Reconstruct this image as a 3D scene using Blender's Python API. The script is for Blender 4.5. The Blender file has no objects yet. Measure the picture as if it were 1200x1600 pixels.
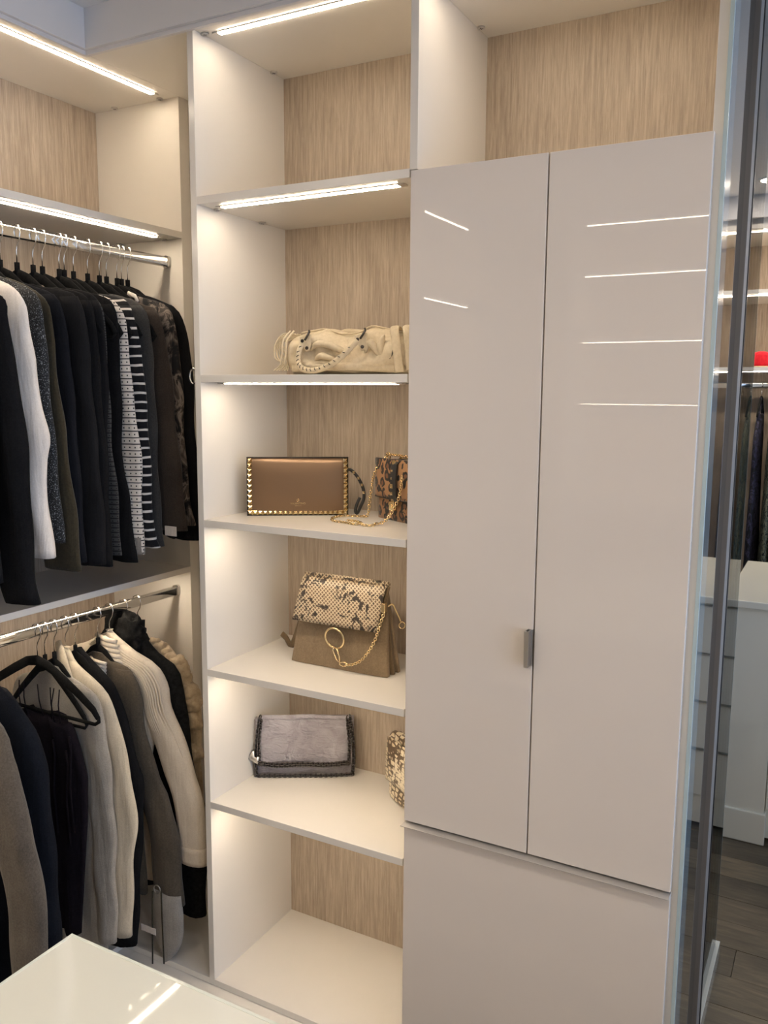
import bpy, math, random
from mathutils import Vector, Matrix, noise

# ---------------------------------------------------------------- camera, world, daylight, exposure
scene = bpy.context.scene
COL = scene.collection
EYE = 1.70                      # everything below is laid out from eye level; lifted by EYE at the end
cam_d = bpy.data.cameras.new('camera')
cam = bpy.data.objects.new('camera', cam_d); COL.objects.link(cam)
cam_d.sensor_fit = 'HORIZONTAL'; cam_d.sensor_width = 36; cam_d.lens = 1326.9 / 1200 * 36
cam_d.clip_start = .02
_y, _p, _r = map(math.radians, (28.498, 8.0635, .3771))
_fw = Vector((-math.sin(_y) * math.cos(_p), math.cos(_y) * math.cos(_p), -math.sin(_p)))
_rt = Vector((math.cos(_y), math.sin(_y), 0)); _up = _rt.cross(_fw)
_r2 = _rt * math.cos(_r) + _up * math.sin(_r); _u2 = -_rt * math.sin(_r) + _up * math.cos(_r)
_m = Matrix((_r2, _u2, -_fw)).transposed().to_4x4(); _m.translation = (1.4047, -1.6388, 0)
cam.matrix_world = _m
scene.camera = cam

world = bpy.data.worlds.new('daylight'); scene.world = world; world.use_nodes = True
world.node_tree.nodes['Background'].inputs[0].default_value = (.60, .70, 1.0, 1)
world.node_tree.nodes['Background'].inputs[1].default_value = 2.5
LED_POWER = 33.0
LED_COLOR = (1.0, .83, .63)

def portal(name, loc, size, rot):
    d = bpy.data.lights.new(name, 'AREA'); d.shape = 'RECTANGLE'; d.size, d.size_y = size
    d.cycles.is_portal = True
    o = bpy.data.objects.new(name, d); COL.objects.link(o); o.location = loc; o.rotation_euler = rot
portal('window_portal', (3.05, .1, -.25), (2.0, 5.2), (0, math.radians(90), 0))

vs = scene.view_settings
vs.view_transform = 'Standard'; vs.look = 'None'; vs.gamma = 1; vs.use_curve_mapping = False
vs.exposure = 0.62
cy = scene.cycles
cy.max_bounces = 8; cy.diffuse_bounces = 4; cy.glossy_bounces = 4; cy.transmission_bounces = 6; cy.transparent_max_bounces = 12
cy.caustics_reflective = False; cy.caustics_refractive = False; cy.sample_clamp_indirect = 6

# ---------------------------------------------------------------- materials
class N:
    def __init__(s, name):
        s.m = bpy.data.materials.new(name); s.m.use_nodes = True
        s.t = s.m.node_tree; s.b = s.t.nodes['Principled BSDF']
    def n(s, typ, **kw):
        x = s.t.nodes.new(typ)
        for k, v in kw.items():
            if k.startswith('_'): x.inputs[k[1:].replace('_', ' ')].default_value = v
            else: setattr(x, k, v)
        return x
    def l(s, a, b): s.t.links.new(a, b)
    def coord(s, scale=(1, 1, 1), kind='Object', rot=(0, 0, 0)):
        c = s.n('ShaderNodeTexCoord'); m = s.n('ShaderNodeMapping')
        m.inputs['Scale'].default_value = scale; m.inputs['Rotation'].default_value = rot
        s.l(c.outputs[kind], m.inputs['Vector']); return m.outputs['Vector']
    def noise(s, vec, scale, detail=4, rough=.6, dist=0):
        x = s.n('ShaderNodeTexNoise', _Scale=scale, _Detail=detail, _Roughness=rough, _Distortion=dist)
        s.l(vec, x.inputs['Vector']); return x.outputs['Fac']
    def ramp(s, fac, stops, interp='LINEAR'):
        x = s.n('ShaderNodeValToRGB'); x.color_ramp.interpolation = interp
        e = x.color_ramp.elements
        while len(e) < len(stops): e.new(.5)
        for el, (p, c) in zip(e, stops): el.position = p; el.color = (*c, 1)
        s.l(fac, x.inputs['Fac']); return x.outputs['Color']
    def math(s, op, a, b=None):
        x = s.n('ShaderNodeMath', operation=op)
        for i, v in enumerate((a, b)):
            if v is None: continue
            if isinstance(v, (int, float)): x.inputs[i].default_value = v
            else: s.l(v, x.inputs[i])
        return x.outputs[0]
    def mix(s, f, a, b):
        x = s.n('ShaderNodeMix', data_type='RGBA')
        for i, v in ((0, f), (6, a), (7, b)):
            if isinstance(v, (int, float)): x.inputs[i].default_value = v
            elif isinstance(v, tuple): x.inputs[i].default_value = (*v, 1)
            else: s.l(v, x.inputs[i])
        return x.outputs[2]
    def bump(s, h, st, dist=.002):
        x = s.n('ShaderNodeBump', _Strength=st, _Distance=dist); s.l(h, x.inputs['Height']); s.l(x.outputs[0], s.b.inputs['Normal'])
    def color(s, c): s.l(c, s.b.inputs['Base Color'])
def pbr(name, c, rough=.5, metal=0, spec=.5, coat=0, sheen=0):
    a = N(name); b = a.b.inputs
    b['Base Color'].default_value = (*c, 1); b['Roughness'].default_value = rough; b['Metallic'].default_value = metal
    b['Specular IOR Level'].default_value = spec; b['Coat Weight'].default_value = coat; b['Coat Roughness'].default_value = .03
    b['Sheen Weight'].default_value = sheen
    return a
def fabric(name, c1, c2, scale=120, bump=.5, sheen=.2, rough=.9, fold=0):
    a = pbr(name, c1, rough, 0, .06 if max(c1) < .02 else .2, 0, 0 if max(c1) < .02 else sheen * .6)
    v = a.coord()
    f = a.noise(v, scale, 5, .7); g = a.noise(v, 9, 3)
    a.color(a.ramp(a.math('ADD', a.math('MULTIPLY', f, .6), a.math('MULTIPLY', g, .4)), [(.35, c1), (.65, c2)]))
    cr = a.noise(a.coord((1, 1, .16)), 26, 3, .6, .4)
    a.bump(a.math('ADD', a.math('MULTIPLY', f, bump), a.math('MULTIPLY', cr, 4.5)), .5, .003); return a.m
def S(r, g, b):   # sRGB 0-255 to linear
    return tuple((x / 255 / 12.92 if x / 255 < .04045 else ((x / 255 + .055) / 1.055) ** 2.4) for x in (r, g, b))

M = {}
def mk_wood(name, c1, c2, c3):
    a = pbr(name, c1, .42, 0, .4)
    v = a.coord((1, 1, .055)); w = a.coord((1, 1, .02)); u = a.coord((1, 1, .3))
    f = a.noise(v, 130, 6, .75, .4); g = a.noise(w, 420, 3, .7); h = a.noise(u, 7, 3, .6, .8)
    k = a.math('ADD', a.math('ADD', a.math('MULTIPLY', f, .55), a.math('MULTIPLY', g, .25)), a.math('MULTIPLY', h, .2))
    a.color(a.ramp(k, [(.37, c1), (.49, c2), (.60, c3)])); a.bump(k, .25, .001)
    return a.m
M['wood'] = mk_wood('taupe_oak_laminate', S(150, 135, 119), S(174, 159, 142), S(195, 181, 163))
M['white'] = pbr('white_gloss_melamine', (.81, .77, .71), .16, 0, .5).m
M['door'] = pbr('grey_gloss_lacquer', (.80, .735, .68), .012, 0, .5, 0).m
M['fascia'] = pbr('white_gloss_fascia', (.72, .71, .72), .22).m
M['paint'] = pbr('white_wall_paint', (.78, .77, .76), .6).m
M['alu'] = pbr('brushed_aluminium', (.62, .6, .57), .3, 1).m
M['satin'] = pbr('satin_aluminium', (.60, .57, .53), .5, .5).m
M['chrome'] = pbr('chrome', (.86, .85, .83), .09, 1).m
M['darkalu'] = pbr('dark_bronze_aluminium', S(134, 128, 122), .5, .1).m
M['gold'] = pbr('pale_gold_metal', (.83, .66, .38), .18, 1).m
M['gunmetal'] = pbr('gunmetal_metal', (.11, .10, .097), .25, 1).m
M['rubber'] = pbr('black_plastic', (.015, .015, .015), .4).m
M['velvet'] = fabric('black_velvet', (.006, .006, .006), (.014, .014, .014), 200, .3, .15)
a = N('led_diffuser'); a.b.inputs['Base Color'].default_value = (1, 1, 1, 1)
a.b.inputs['Emission Color'].default_value = (*LED_COLOR, 1); a.b.inputs['Emission Strength'].default_value = LED_POWER; M['led'] = a.m
a = N('downlight_lens'); a.b.inputs['Emission Color'].default_value = (1, .9, .75, 1); a.b.inputs['Emission Strength'].default_value = 12; M['spot'] = a.m
def glassy(name, tint, refl=.0):
    a = N(name); t = a.t
    tr = a.n('ShaderNodeBsdfTransparent'); tr.inputs[0].default_value = (*tint, 1)
    gl = a.n('ShaderNodeBsdfGlossy'); gl.inputs['Roughness'].default_value = .01
    fr = a.n('ShaderNodeFresnel', _IOR=1.5); mx = a.n('ShaderNodeMixShader')
    a.l(a.math('ADD', fr.outputs[0], refl), mx.inputs[0]); a.l(tr.outputs[0], mx.inputs[1]); a.l(gl.outputs[0], mx.inputs[2])
    a.l(mx.outputs[0], t.nodes['Material Output'].inputs['Surface']); return a.m
M['glass'] = glassy('clear_glass', (.90, .95, .94))
M['glass_edge'] = pbr('pale_teal_glass_edge', S(186, 203, 205), .15, 0, .5).m
M['pale_edge'] = pbr('pale_glass_edge', S(222, 226, 216), .08, 0, .5).m
M['tinted'] = pbr('smoked_back_painted_glass', (.035, .04, .045), .02, 0, .9, 1).m
M['blue_sheen'] = pbr('pale_blue_sheen_glass', S(120, 146, 158), .18, 0, .7, 1).m  # pale-blue sheen of the side glass, put into the base colour
M['whiteglass'] = pbr('back_painted_white_glass', (.78, .78, .70), .02, 0, .6, .8).m
a = pbr('dark_floorboard', (.05, .04, .035), .35)
v = a.coord((.12, 1, 1)); f = a.noise(v, 55, 6, .7, .5); g = a.noise(a.coord((.4, 1, 1)), 6, 2)
o_i = a.n('ShaderNodeObjectInfo')
k = a.math('ADD', a.math('MULTIPLY', f, .6), a.math('ADD', a.math('MULTIPLY', g, .25), a.math('MULTIPLY', o_i.outputs['Random'], .16)))
a.color(a.ramp(k, [(.32, S(66, 58, 48)), (.52, S(98, 88, 72)), (.7, S(130, 116, 94))])); a.bump(f, .2, .001); M['plank'] = a.m

# ---------------------------------------------------------------- mesh builder
class MB:
    def __init__(s): s.v = []; s.f = []; s.sm = []
    def add(s, vs_, fs, smooth=False):
        o = len(s.v); s.v += [tuple(p) for p in vs_]; s.f += [tuple(i + o for i in f) for f in fs]; s.sm += [smooth] * len(fs); return s
    def box(s, x0, x1, y0, y1, z0, z1):
        return s.add([(x, y, z) for z in (z0, z1) for y in (y0, y1) for x in (x0, x1)],
                     [(0, 2, 3, 1), (4, 5, 7, 6), (0, 1, 5, 4), (2, 6, 7, 3), (0, 4, 6, 2), (1, 3, 7, 5)])
    def prism(s, poly, axis, a, b):   # poly: 2D points in the two other axes
        n = len(poly); P = []
        for t in (a, b):
            for (p, q) in poly:
                P.append({'x': (t, p, q), 'y': (p, t, q), 'z': (p, q, t)}[axis])
        return s.add(P, [tuple(range(n))[::-1], tuple(range(n, 2 * n))] + [(i, (i + 1) % n, n + (i + 1) % n, n + i) for i in range(n)])
    def loft(s, rings, closed=True, caps=True, smooth=True, loop=False):
        n = len(rings[0]); P = [p for r in rings for p in r]; F = []
        R = len(rings)
        for j in range(R if loop else R - 1):
            j2 = (j + 1) % R
            for i in range(n if closed else n - 1):
                i2 = (i + 1) % n; F.append((j * n + i, j * n + i2, j2 * n + i2, j2 * n + i))
        s.add(P, F, smooth)
        if caps and closed and not loop:
            o = len(s.v) - len(P)
            s.f += [tuple(o + i for i in range(n))[::-1], tuple(o + (R - 1) * n + i for i in range(n))]; s.sm += [False, False]
        return s
    def tube(s, path, r, n=8, r2=None, up=(0, 1, 0), loop=False, caps=True):
        # r, r2: radius (number or list); cross-section r along 'side', r2 along 'up'
        path = [Vector(p) for p in path]; K = len(path); rings = []
        for i, p in enumerate(path):
            if loop: t = path[(i + 1) % K] - path[i - 1]
            else: t = path[min(i + 1, K - 1)] - path[max(i - 1, 0)]
            t.normalize(); u = Vector(up); u = u - t * u.dot(t)
            if u.length < 1e-4: u = Vector((1, 0, .01)) - t * t.x
            u.normalize(); w = t.cross(u)
            a_ = r[i] if isinstance(r, (list, tuple)) else r
            b_ = (r2[i] if isinstance(r2, (list, tuple)) else r2) if r2 is not None else a_
            rings.append([p + w * a_ * math.cos(2 * math.pi * k / n) + u * b_ * math.sin(2 * math.pi * k / n) for k in range(n)])
        return s.loft(rings, caps=caps, loop=loop)
    def disc(s, c, axis, r, h, n=16):
        c = Vector(c); ax = Vector(axis).normalized(); return s.tube([c, c + ax * h], r, n, up=(0, 1, 0) if abs(ax.y) < .9 else (1, 0, 0))
    def torus(s, c, e1, e2, R, r, n=14, m=6, R2=None):
        c = Vector(c); e1 = Vector(e1).normalized(); e2 = Vector(e2).normalized(); e3 = e1.cross(e2); R2 = R2 or R; rings = []
        for i in range(n):
            a_ = 2 * math.pi * i / n; d = e1 * math.cos(a_) + e2 * math.sin(a_); p = c + e1 * R * math.cos(a_) + e2 * R2 * math.sin(a_)
            rings.append([p + d * r * math.cos(2 * math.pi * k / m) + e3 * r * math.sin(2 * math.pi * k / m) for k in range(m)])
        return s.loft(rings, loop=True)
    def mesh(s, name, off=(0, 0, 0)):
        me = bpy.data.meshes.new(name); me.from_pydata([(p[0] - off[0], p[1] - off[1], p[2] - off[2]) for p in s.v], [], s.f)
        me.polygons.foreach_set('use_smooth', s.sm); me.update(); return me
    def build(s, name, mat, parent=None, local=False, bevel=0, sub=0, kind=None, label=None):
        off = (0, 0, 0)
        if parent is not None and not local:
            off = world_off(parent)
        o = bpy.data.objects.new(name, s.mesh(name, off)); COL.objects.link(o); o.data.materials.append(M[mat] if isinstance(mat, str) else mat)
        o.parent = parent
        if bevel:
            b = o.modifiers.new('bevel', 'BEVEL'); b.width = bevel; b.segments = 2; b.limit_method = 'ANGLE'
        if sub:
            b = o.modifiers.new('smooth', 'SUBSURF'); b.levels = b.render_levels = sub
        if kind: o['kind'] = kind
        if label: o['label'] = label
        return o
def world_off(o):
    p = Vector((0, 0, 0))
    while o is not None: p = p + o.location; o = o.parent
    return p
def tag(o, label, cat, group=None):
    o['label'] = label; o['category'] = cat
    if group: o['group'] = group
    return o
def thing(name, loc, label, cat, group=None, rz=0):
    o = bpy.data.objects.new(name, None); COL.objects.link(o); o.location = loc; o.rotation_euler = (0, 0, math.radians(rz)); o.empty_display_size = .05
    return tag(o, label, cat, group)
def copy_part(o, parent, loc=None):
    c = o.copy(); COL.objects.link(c); c.parent = parent
    if loc is not None: c.location = loc
    return c
def B(name, mat, box, parent=None, bevel=.0008, **k):
    return MB().box(*box).build(name, mat, parent, bevel=bevel, **k)
def struct(o): o['kind'] = 'structure'; return o
rnd = random.Random(7)

# ---------------------------------------------------------------- room shell
FL, CE = -1.70, .928
floor = struct(B('floor', 'rubber', (-.75, 3.2, -3.25, 3.55, FL - .05, FL - .012), bevel=0))
PW, PL = .14, 1.3
plank_me = MB().box(.001, PL - .001, .001, PW - .001, FL - .012, FL); plank_data = None
r_ = 0; y = -3.2
while y < 3.5:
    x = -.75 - (r_ * .47) % 1.3
    while x < 3.1:
        if plank_data is None:
            pk = plank_me.build('plank', 'plank', floor, bevel=0); plank_data = pk; pk.location = (x, y, 0)
        else: copy_part(plank_data, floor, (x, y, rnd.uniform(-.0004, .0004)))
        x += PL
    y += PW; r_ += 1
struct(B('ceiling', 'paint', (-.75, 3.2, -3.25, 3.55, CE, CE + .05), bevel=0))
struct(B('wall_left', 'paint', (-.76, -.70, -3.25, 3.55, FL, CE), bevel=0))
struct(B('wall_back', 'paint', (-.70, 1.165, .392, .44, FL, CE), bevel=0))
struct(B('wall_far', 'paint', (-.70, 3.2, 3.46, 3.55, FL, CE), bevel=0))
struct(B('wall_rear', 'paint', (-.70, 3.2, -3.25, -3.19, FL, CE), bevel=0))
WX0, WX1, WY0, WY1, WZ0, WZ1 = 3.0, 3.06, -2.5, 2.7, -1.25, .75
wr = MB(); wr.box(WX0, WX1, -3.19, WY0, FL, CE).box(WX0, WX1, WY1, 3.46, FL, CE).box(WX0, WX1, WY0, WY1, FL, WZ0).box(WX0, WX1, WY0, WY1, WZ1, CE)
struct(wr.build('wall_right', 'paint'))
win = struct(MB().box(WX0 + .0, WX0 + .05, WY0, WY1, WZ0, WZ0 + .05).box(WX0, WX0 + .05, WY0, WY1, WZ1 - .05, WZ1)
             .box(WX0, WX0 + .05, WY0, WY0 + .05, WZ0, WZ1).box(WX0, WX0 + .05, WY1 - .05, WY1, WZ0, WZ1).build('window_1', 'darkalu'))
for i in range(1, 4):
    B('window_mullion', 'darkalu', (WX0, WX0 + .05, WY0 + 1.3 * i - .025, WY0 + 1.3 * i + .025, WZ0, WZ1), win)
for i in range(4):
    B('window_pane', 'glass', (WX0 + .02, WX0 + .026, WY0 + 1.3 * i + .03, WY0 + 1.3 * i + 1.27, WZ0 + .05, WZ1 - .05), win, bevel=0)

# fascia boards of the tray ceiling, with the small shadow-gap lip underneath
t1 = struct(B('trim_1', 'fascia', (-.337, -.317, -3.1, -.029, .8335, CE)))
B('trim_lip', 'fascia', (-.337, -.327, -3.1, -.019, .823, .8335), t1)
t2 = struct(B('trim_2', 'fascia', (-.337, 1.178, -.029, -.009, .8335, CE)))
B('trim_lip', 'fascia', (-.337, 1.178, -.019, -.009, .823, .8335), t2)
t3 = struct(B('trim_3', 'fascia', (-.317, 3.0, -2.66, -2.64, .823, CE)))
t4 = struct(B('trim_4', 'fascia', (-.7, 3.0, 2.84, 2.86, .823, CE)))

# ---------------------------------------------------------------- wardrobe fittings
ZT, Z1, Z2, Z3, Z4, Z5, Z6 = .8317, .4398, .0198, -.3218, -.7113, -1.074, -1.588
W, D, TH = .570, .365, .018
def led(parent, axis, a, b, c, z):
    """aluminium channel let into the underside of a shelf at height z, running from a to b; c is the other coordinate"""
    w = .008
    def bx(p, q, e, z0, z1):
        return (p, q, c - e, c + e, z0, z1) if axis == 'x' else (c - e, c + e, p, q, z0, z1)
    ch = MB().box(*bx(a, b, w, z - .0022, z + .004)).build('led_light', 'alu', parent, bevel=.0006)
    MB().box(*bx(a + .012, b - .012, w - .0015, z - .0042, z - .0022)).build('diffuser', 'led', ch)
    for p, q in ((a - .004, a + .012), (b - .012, b + .004)):
        MB().box(*bx(p, q, w + .001, z - .004, z + .002)).build('end_cap', 'alu', ch, bevel=.001)
    return ch
def cam_lock(parent, x, y, z, d=(0, 0, -1)):
    m = MB().disc((x, y, z), d, .0095, .0035, 14); dd = Vector(d) * .003
    o = m.build('cam_fastener', 'alu', parent)
    c = Vector((x, y, z)) + dd
    MB().box(c.x - .0055, c.x + .0055, c.y - .001, c.y + .001, c.z - .0006, c.z + .0002).box(c.x - .001, c.x + .001, c.y - .0055, c.y + .0055, c.z - .0006, c.z + .0002).build('cross_slot', 'rubber', o)

tower = thing('shelf_tower', (.28, .18, -1.606), 'open white shelf tower displaying handbags, with taupe wood back and lit shelves', 'shelving')
B('side_panel', 'white', (-TH, 0, 0, D + .01, Z6 - TH, ZT + TH), tower)
MB().prism([(0, ZT + TH), (0, .4546), (.018, .4546), (.018, -1.69), (D + .01, -1.69), (D + .01, ZT + TH)], 'x', W, W + TH).build('side_panel', 'white', tower, bevel=.0008)
MB().box(0, W, D, D + .01, Z6 - TH, ZT + TH).build('back_panel', 'wood', tower)
for nm, z in (('top_panel', ZT), ('shelf', Z1), ('shelf', Z2), ('shelf', Z3 - TH), ('shelf', Z4 - TH), ('shelf', Z5 - TH), ('bottom_shelf', Z6 - TH)):
    sh = B(nm, 'white', (0, W, 0, D, z, z + TH), tower)
    if nm != 'bottom_shelf':
        led(sh, 'x', .032, .535, .044, z)
        for cx in (.009, W - .009):
            for cy in ((.034, .308) if nm == 'top_panel' else (.067, .25)): cam_lock(sh, cx, cy, z)

hk_ = MB().box(-TH - .003, -TH, .004, .016, .012, .058).torus((-TH - .013, .010, .035), (1, 0, 0), (0, 0, 1), .012, .0022, 18, 6, .019)
hk_.build('side_hook', 'chrome', tower, label='chrome ring hook')
cab = thing('door_cabinet', (.87, .18, FL), 'tall cabinet with two glossy grey doors, a drawer front and an open lit cubby above', 'cabinet')
CX0, CX1, XG, XR, YD = W + TH, 1.158, .8687, 1.164, -.003
B('side_panel', 'white', (CX1, CX1 + TH, .018, D + .01, FL, ZT + TH), cab)
MB().box(CX0, CX1, D, D + .01, FL, ZT + TH).build('back_panel', 'wood', cab)
tp = B('top_panel', 'white', (CX0, CX1, 0, D, ZT, ZT + TH), cab)
led(tp, 'x', CX0 + .032, CX1 - .032, .044, ZT)
for cx in (CX0 + .009, CX1 - .009):
    for cy in (.034, .302): cam_lock(tp, cx, cy, ZT)
B('cubby_floor', 'white', (CX0, CX1, .018, D, .4526 - TH, .4526), cab)
B('bottom_panel', 'white', (CX0, CX1, .018, D, Z6 - TH, Z6), cab)
ZDB = -.9744
d1 = B('door', 'door', (W + .004, XG - .0015, YD, .016, ZDB, .4526), cab, bevel=.0012)
d2 = B('door', 'door', (XG + .0015, XR, YD, .016, ZDB, .4526), cab, bevel=.0012)
hd = MB().prism([(YD + .001, -.0), (YD - .021, 0), (YD - .021, .0), (YD + .001, .0)], 'z', 0, 0) if 0 else MB()
hd.box(.8555, .8675, YD - .0012, YD + .003, -.559, -.482).box(.8555, .8572, YD - .020, YD - .001, -.559, -.482).box(.8625, .8645, YD - .020, YD - .001, -.559, -.482).box(.8555, .8645, YD - .021, YD - .019, -.559, -.482)
hd.build('handle', 'alu', d1, bevel=.0005, label='brushed metal edge pull')
dr = B('drawer', 'door', (W + .004, XR, YD, .016, -1.665, -.9815), cab, bevel=.0012)
MB().box(W + .004, XR, YD - .019, .016, -.9812, -.9795).build('drawer_pull', 'satin', dr, bevel=.0003, label='slim full-width metal lip pull')
B('kick_plate', 'white', (CX0, CX1, .03, .045, FL, Z6 - TH), cab)

# smoked glass cladding on the cabinet side and the glass partition behind it
cl = B('side_cladding', 'tinted', (1.1762, 1.184, .085, .299, FL, ZT + TH), cab, bevel=.0003)
B('blue_sheen_strip', 'blue_sheen', (1.1762, 1.184, .020, .0848, FL, ZT + TH), cl, bevel=0)  # added strip; its colour paints the blue sheen near the cladding's front edge
B('polished_edge', 'glass_edge', (1.1762, 1.184, .012, .0198, FL, ZT + TH), cl, bevel=.0008)
gp = thing('glass_partition', (1.172, .64, FL), 'frameless glass partition on a low white curb beside the tall cabinet, with dark metal post', 'glass partition')
B('post', 'darkalu', (1.168, 1.1945, .300, .352, FL, CE), gp, bevel=.001)
B('gasket', 'rubber', (1.168, 1.1965, .3525, .362, FL, CE), gp, bevel=.001)
B('pane', 'glass', (1.160, 1.167, .362, .915, -1.645, CE), gp, bevel=0)
B('pane_edge', 'glass_edge', (1.160, 1.167, .915, .918, -1.645, CE), gp, bevel=0)
B('curb', 'whiteglass', (1.13, 1.178, .363, .935, FL, -1.645), gp, bevel=.001)

# left hanging unit: long wall of bays
XL, XW, YE = -.345, -.675, .335
hang = thing('hanging_unit', (-.51, -.3, FL), 'double hanging wardrobe along the side wall, white panels with taupe wood back and lit shelves', 'wardrobe')
B('end_panel', 'white', (XW, XL, YE, YE + .042, Z6 - TH, ZT), hang)
for yy in (-.80, -1.945, -2.62):
    B('divider', 'white', (XW, XL, yy - .018, yy, Z6 - TH, ZT), hang)
bays = ((-.80, YE), (-1.945, -.818), (-2.62, -1.963))
MB().box(XW - .01, XW, -2.64, YE + .04, Z6 - TH, ZT + TH).build('back_panel', 'wood', hang)
B('top_panel', 'white', (XW, -.339, -2.638, YE + .05, ZT, ZT + TH), hang)
B('corner_top', 'white', (-.339, -TH, -.008, .39, ZT, ZT + TH), hang)
B('filler_panel', 'white', (XL, -TH, YE + .042, YE + .055, Z6 - TH, ZT), hang)
B('bottom_panel', 'white', (XW, -.335, -2.638, YE, Z6 - TH, Z6), hang)
B('corner_floor', 'white', (-.335, -TH, 0, YE + .042, Z6 - TH, Z6), hang)
for k, (ya, yb) in enumerate(bays):
    s1 = B('shelf', 'white', (XW, XL, ya, yb, .440, .458), hang)
    s2 = B('shelf', 'white', (XW, XL, ya, yb, -.5545, -.537), hang)
    led(s1, 'y', ya + .05, yb - .052, -.388, .440)
    led(s2, 'y', ya + .05, yb - .052, -.388, -.5545)
    led(hang, 'y', ya + .05, yb - .045, -.390, ZT)
    for z in (ZT, .440):
        for cx in (-.584, -.405): cam_lock(hang, cx, yb - .011, z)
    if k: continue
    for z in (.3755, -.6185):
        n = 16; prof = []
        for i in range(n):
            a_ = 2 * math.pi * i / n; prof.append((.0075 * math.cos(a_), .0075 * math.sin(a_) + (.0075 if math.sin(a_) >= 0 else -.0075)))
        m = MB().loft([[(-.40 + p, yy, z + q_) for p, q_ in prof] for yy in (ya, yb)])
        rod = m.build('clothes_rod', 'chrome', hang)
        for yy, s_ in ((yb, -1), (ya, 1)):
            mm = MB().loft([[(-.40 + p * 1.55, yy + s_ * t, z + q_ * 1.18) for p, q_ in prof] for t in (0, .012)])
            mm.disc((-.40, yy + s_ * .012, z + .004), (0, s_, 0), .0022, .0015, 8)
            mm.build('rod_bracket', 'chrome', rod)
plat = struct(MB().box(XW, -.295, -2.64, .38, FL, Z6 - TH - .001).box(-.295, W, -.045, .38, FL, Z6 - TH - .001).build('trim_5', 'white', bevel=.001))

# wardrobe wall behind the viewer (seen mirrored in the glossy doors)
opp = thing('rear_shelving', (1.3, -2.9, FL), 'white lit shelving across the aisle, mirrored in the glossy doors', 'shelving')
OY0, OY1 = -3.15, -2.67
xs = (-.30, .13, 1.05, 1.97, 2.9)
for x in xs: B('side_panel', 'white', (x - .009, x + .009, OY0, OY1, FL, .8317), opp)
MB().box(xs[0], xs[-1], OY0 - .01, OY0, FL, .84).build('back_panel', 'wood', opp)
for i in range(4):
    x0, x1 = xs[i] + .009, xs[i + 1] - .009
    for z in (ZT, .583, .256, -.053, -.55, -1.1, -1.6):
        s_ = B('shelf', 'white', (x0, x1, OY0, OY1, z, z + TH), opp)
        if i and z > -.1: led(s_, 'x', x0 + .035, x1 - .035, OY1 - .06, z)

# ---------------------------------------------------------------- far dressing room through the glass
far = thing('far_wardrobe', (1.0, 3.2, FL), 'lit wardrobe in the room beyond the glass, with shelves above a clothes rod', 'wardrobe')
FY0, FY1 = 2.90, 3.44
fx = (-.2, .55, 1.75, 2.95)
for x in fx: B('side_panel', 'white', (x - .009, x + .009, FY0, FY1, FL, .8317), far)
MB().box(fx[0], fx[-1], FY1, FY1 + .01, FL, .85).build('back_panel', 'wood', far)
for i in range(3):
    x0, x1 = fx[i] + .009, fx[i + 1] - .009
    for z in (.782, .480, .112):
        s_ = B('shelf', 'white', (x0, x1, FY0, FY1, z, z + (.05 if z > .7 else TH)), far)
        led(s_, 'x', x0 + .04, x1 - .04, FY0 + .07, z)
    B('bottom_shelf', 'white', (x0, x1, FY0, FY1, -1.62, -1.602), far)
    prof = [(.0075 * math.cos(2 * math.pi * j / 12), .0075 * math.sin(2 * math.pi * j / 12) + (.008 if j <= 6 else -.008)) for j in range(12)]
    MB().loft([[(xx, 3.15 + p, .045 + q_) for p, q_ in prof] for xx in (x0, x1)]).build('clothes_rod', 'chrome', far)
isl = thing('far_island', (1.6, 2.1, FL), 'pale drawer island on dark floor beyond the glass', 'drawer island')
B('top_slab', 'whiteglass', (1.045, 2.3, 1.69, 2.53, -.785, -.757), isl, bevel=.004)
B('corner_post', 'whiteglass', (1.075, 1.232, 1.712, 2.5, -1.58, -.785), isl)
B('carcass', 'whiteglass', (1.232, 2.25, 1.735, 2.5, -1.68, -.785), isl)
B('plinth', 'whiteglass', (1.068, 1.24, 1.702, 2.51, FL, -1.575), isl, bevel=.004)
for k in range(4):
    za = -1.56 + k * .192
    dd = B('drawer', 'whiteglass', (1.236, 2.24, 1.722, 1.735, za, za + .188), isl)
    B('drawer_pull', 'alu', (1.236, 2.24, 1.712, 1.722, za + .186, za + .188), dd, bevel=0)
    sd = B('side_drawer', 'whiteglass', (1.062, 1.075, 1.74, 2.46, za, za + .188), isl)
    B('drawer_pull', 'whiteglass', (1.050, 1.062, 1.74, 2.46, za + .168, za + .188), sd, bevel=.003)
def downlight(x, y_, label, watt):
    dl = thing('downlight', (x, y_, CE), label, 'downlight', 'recessed downlights')
    MB().torus((x, y_, CE - .002), (1, 0, 0), (0, 1, 0), .047, .006, 20, 6).build('bezel', 'white', dl)
    MB().disc((x, y_, CE - .001), (0, 0, -1), .042, .002, 18).build('lens', 'spot', dl)
    d = bpy.data.lights.new('lamp', 'AREA'); d.shape = 'DISK'; d.size = .08; d.energy = watt; d.color = (1.0, .88, .74)
    o = bpy.data.objects.new('lamp', d); COL.objects.link(o); o.parent = dl; o.location = (0, 0, -.008)
downlight(1.30, 2.55, 'round recessed downlight in the ceiling in front of the far wardrobe', 3)
downlight(2.2, 2.3, 'round recessed downlight above the window end of the far island', 3)
downlight(.7, 2.2, 'round recessed downlight behind the tall cabinet wall', 3)
downlight(.25, -1.25, 'round recessed downlight above the aisle by the hanging wardrobe', 1.6)
downlight(1.25, -1.15, 'round recessed downlight above the aisle in front of the tall cabinet', 3.2)
downlight(2.2, -1.25, 'round recessed downlight above the aisle near the window', 3.0)

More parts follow.
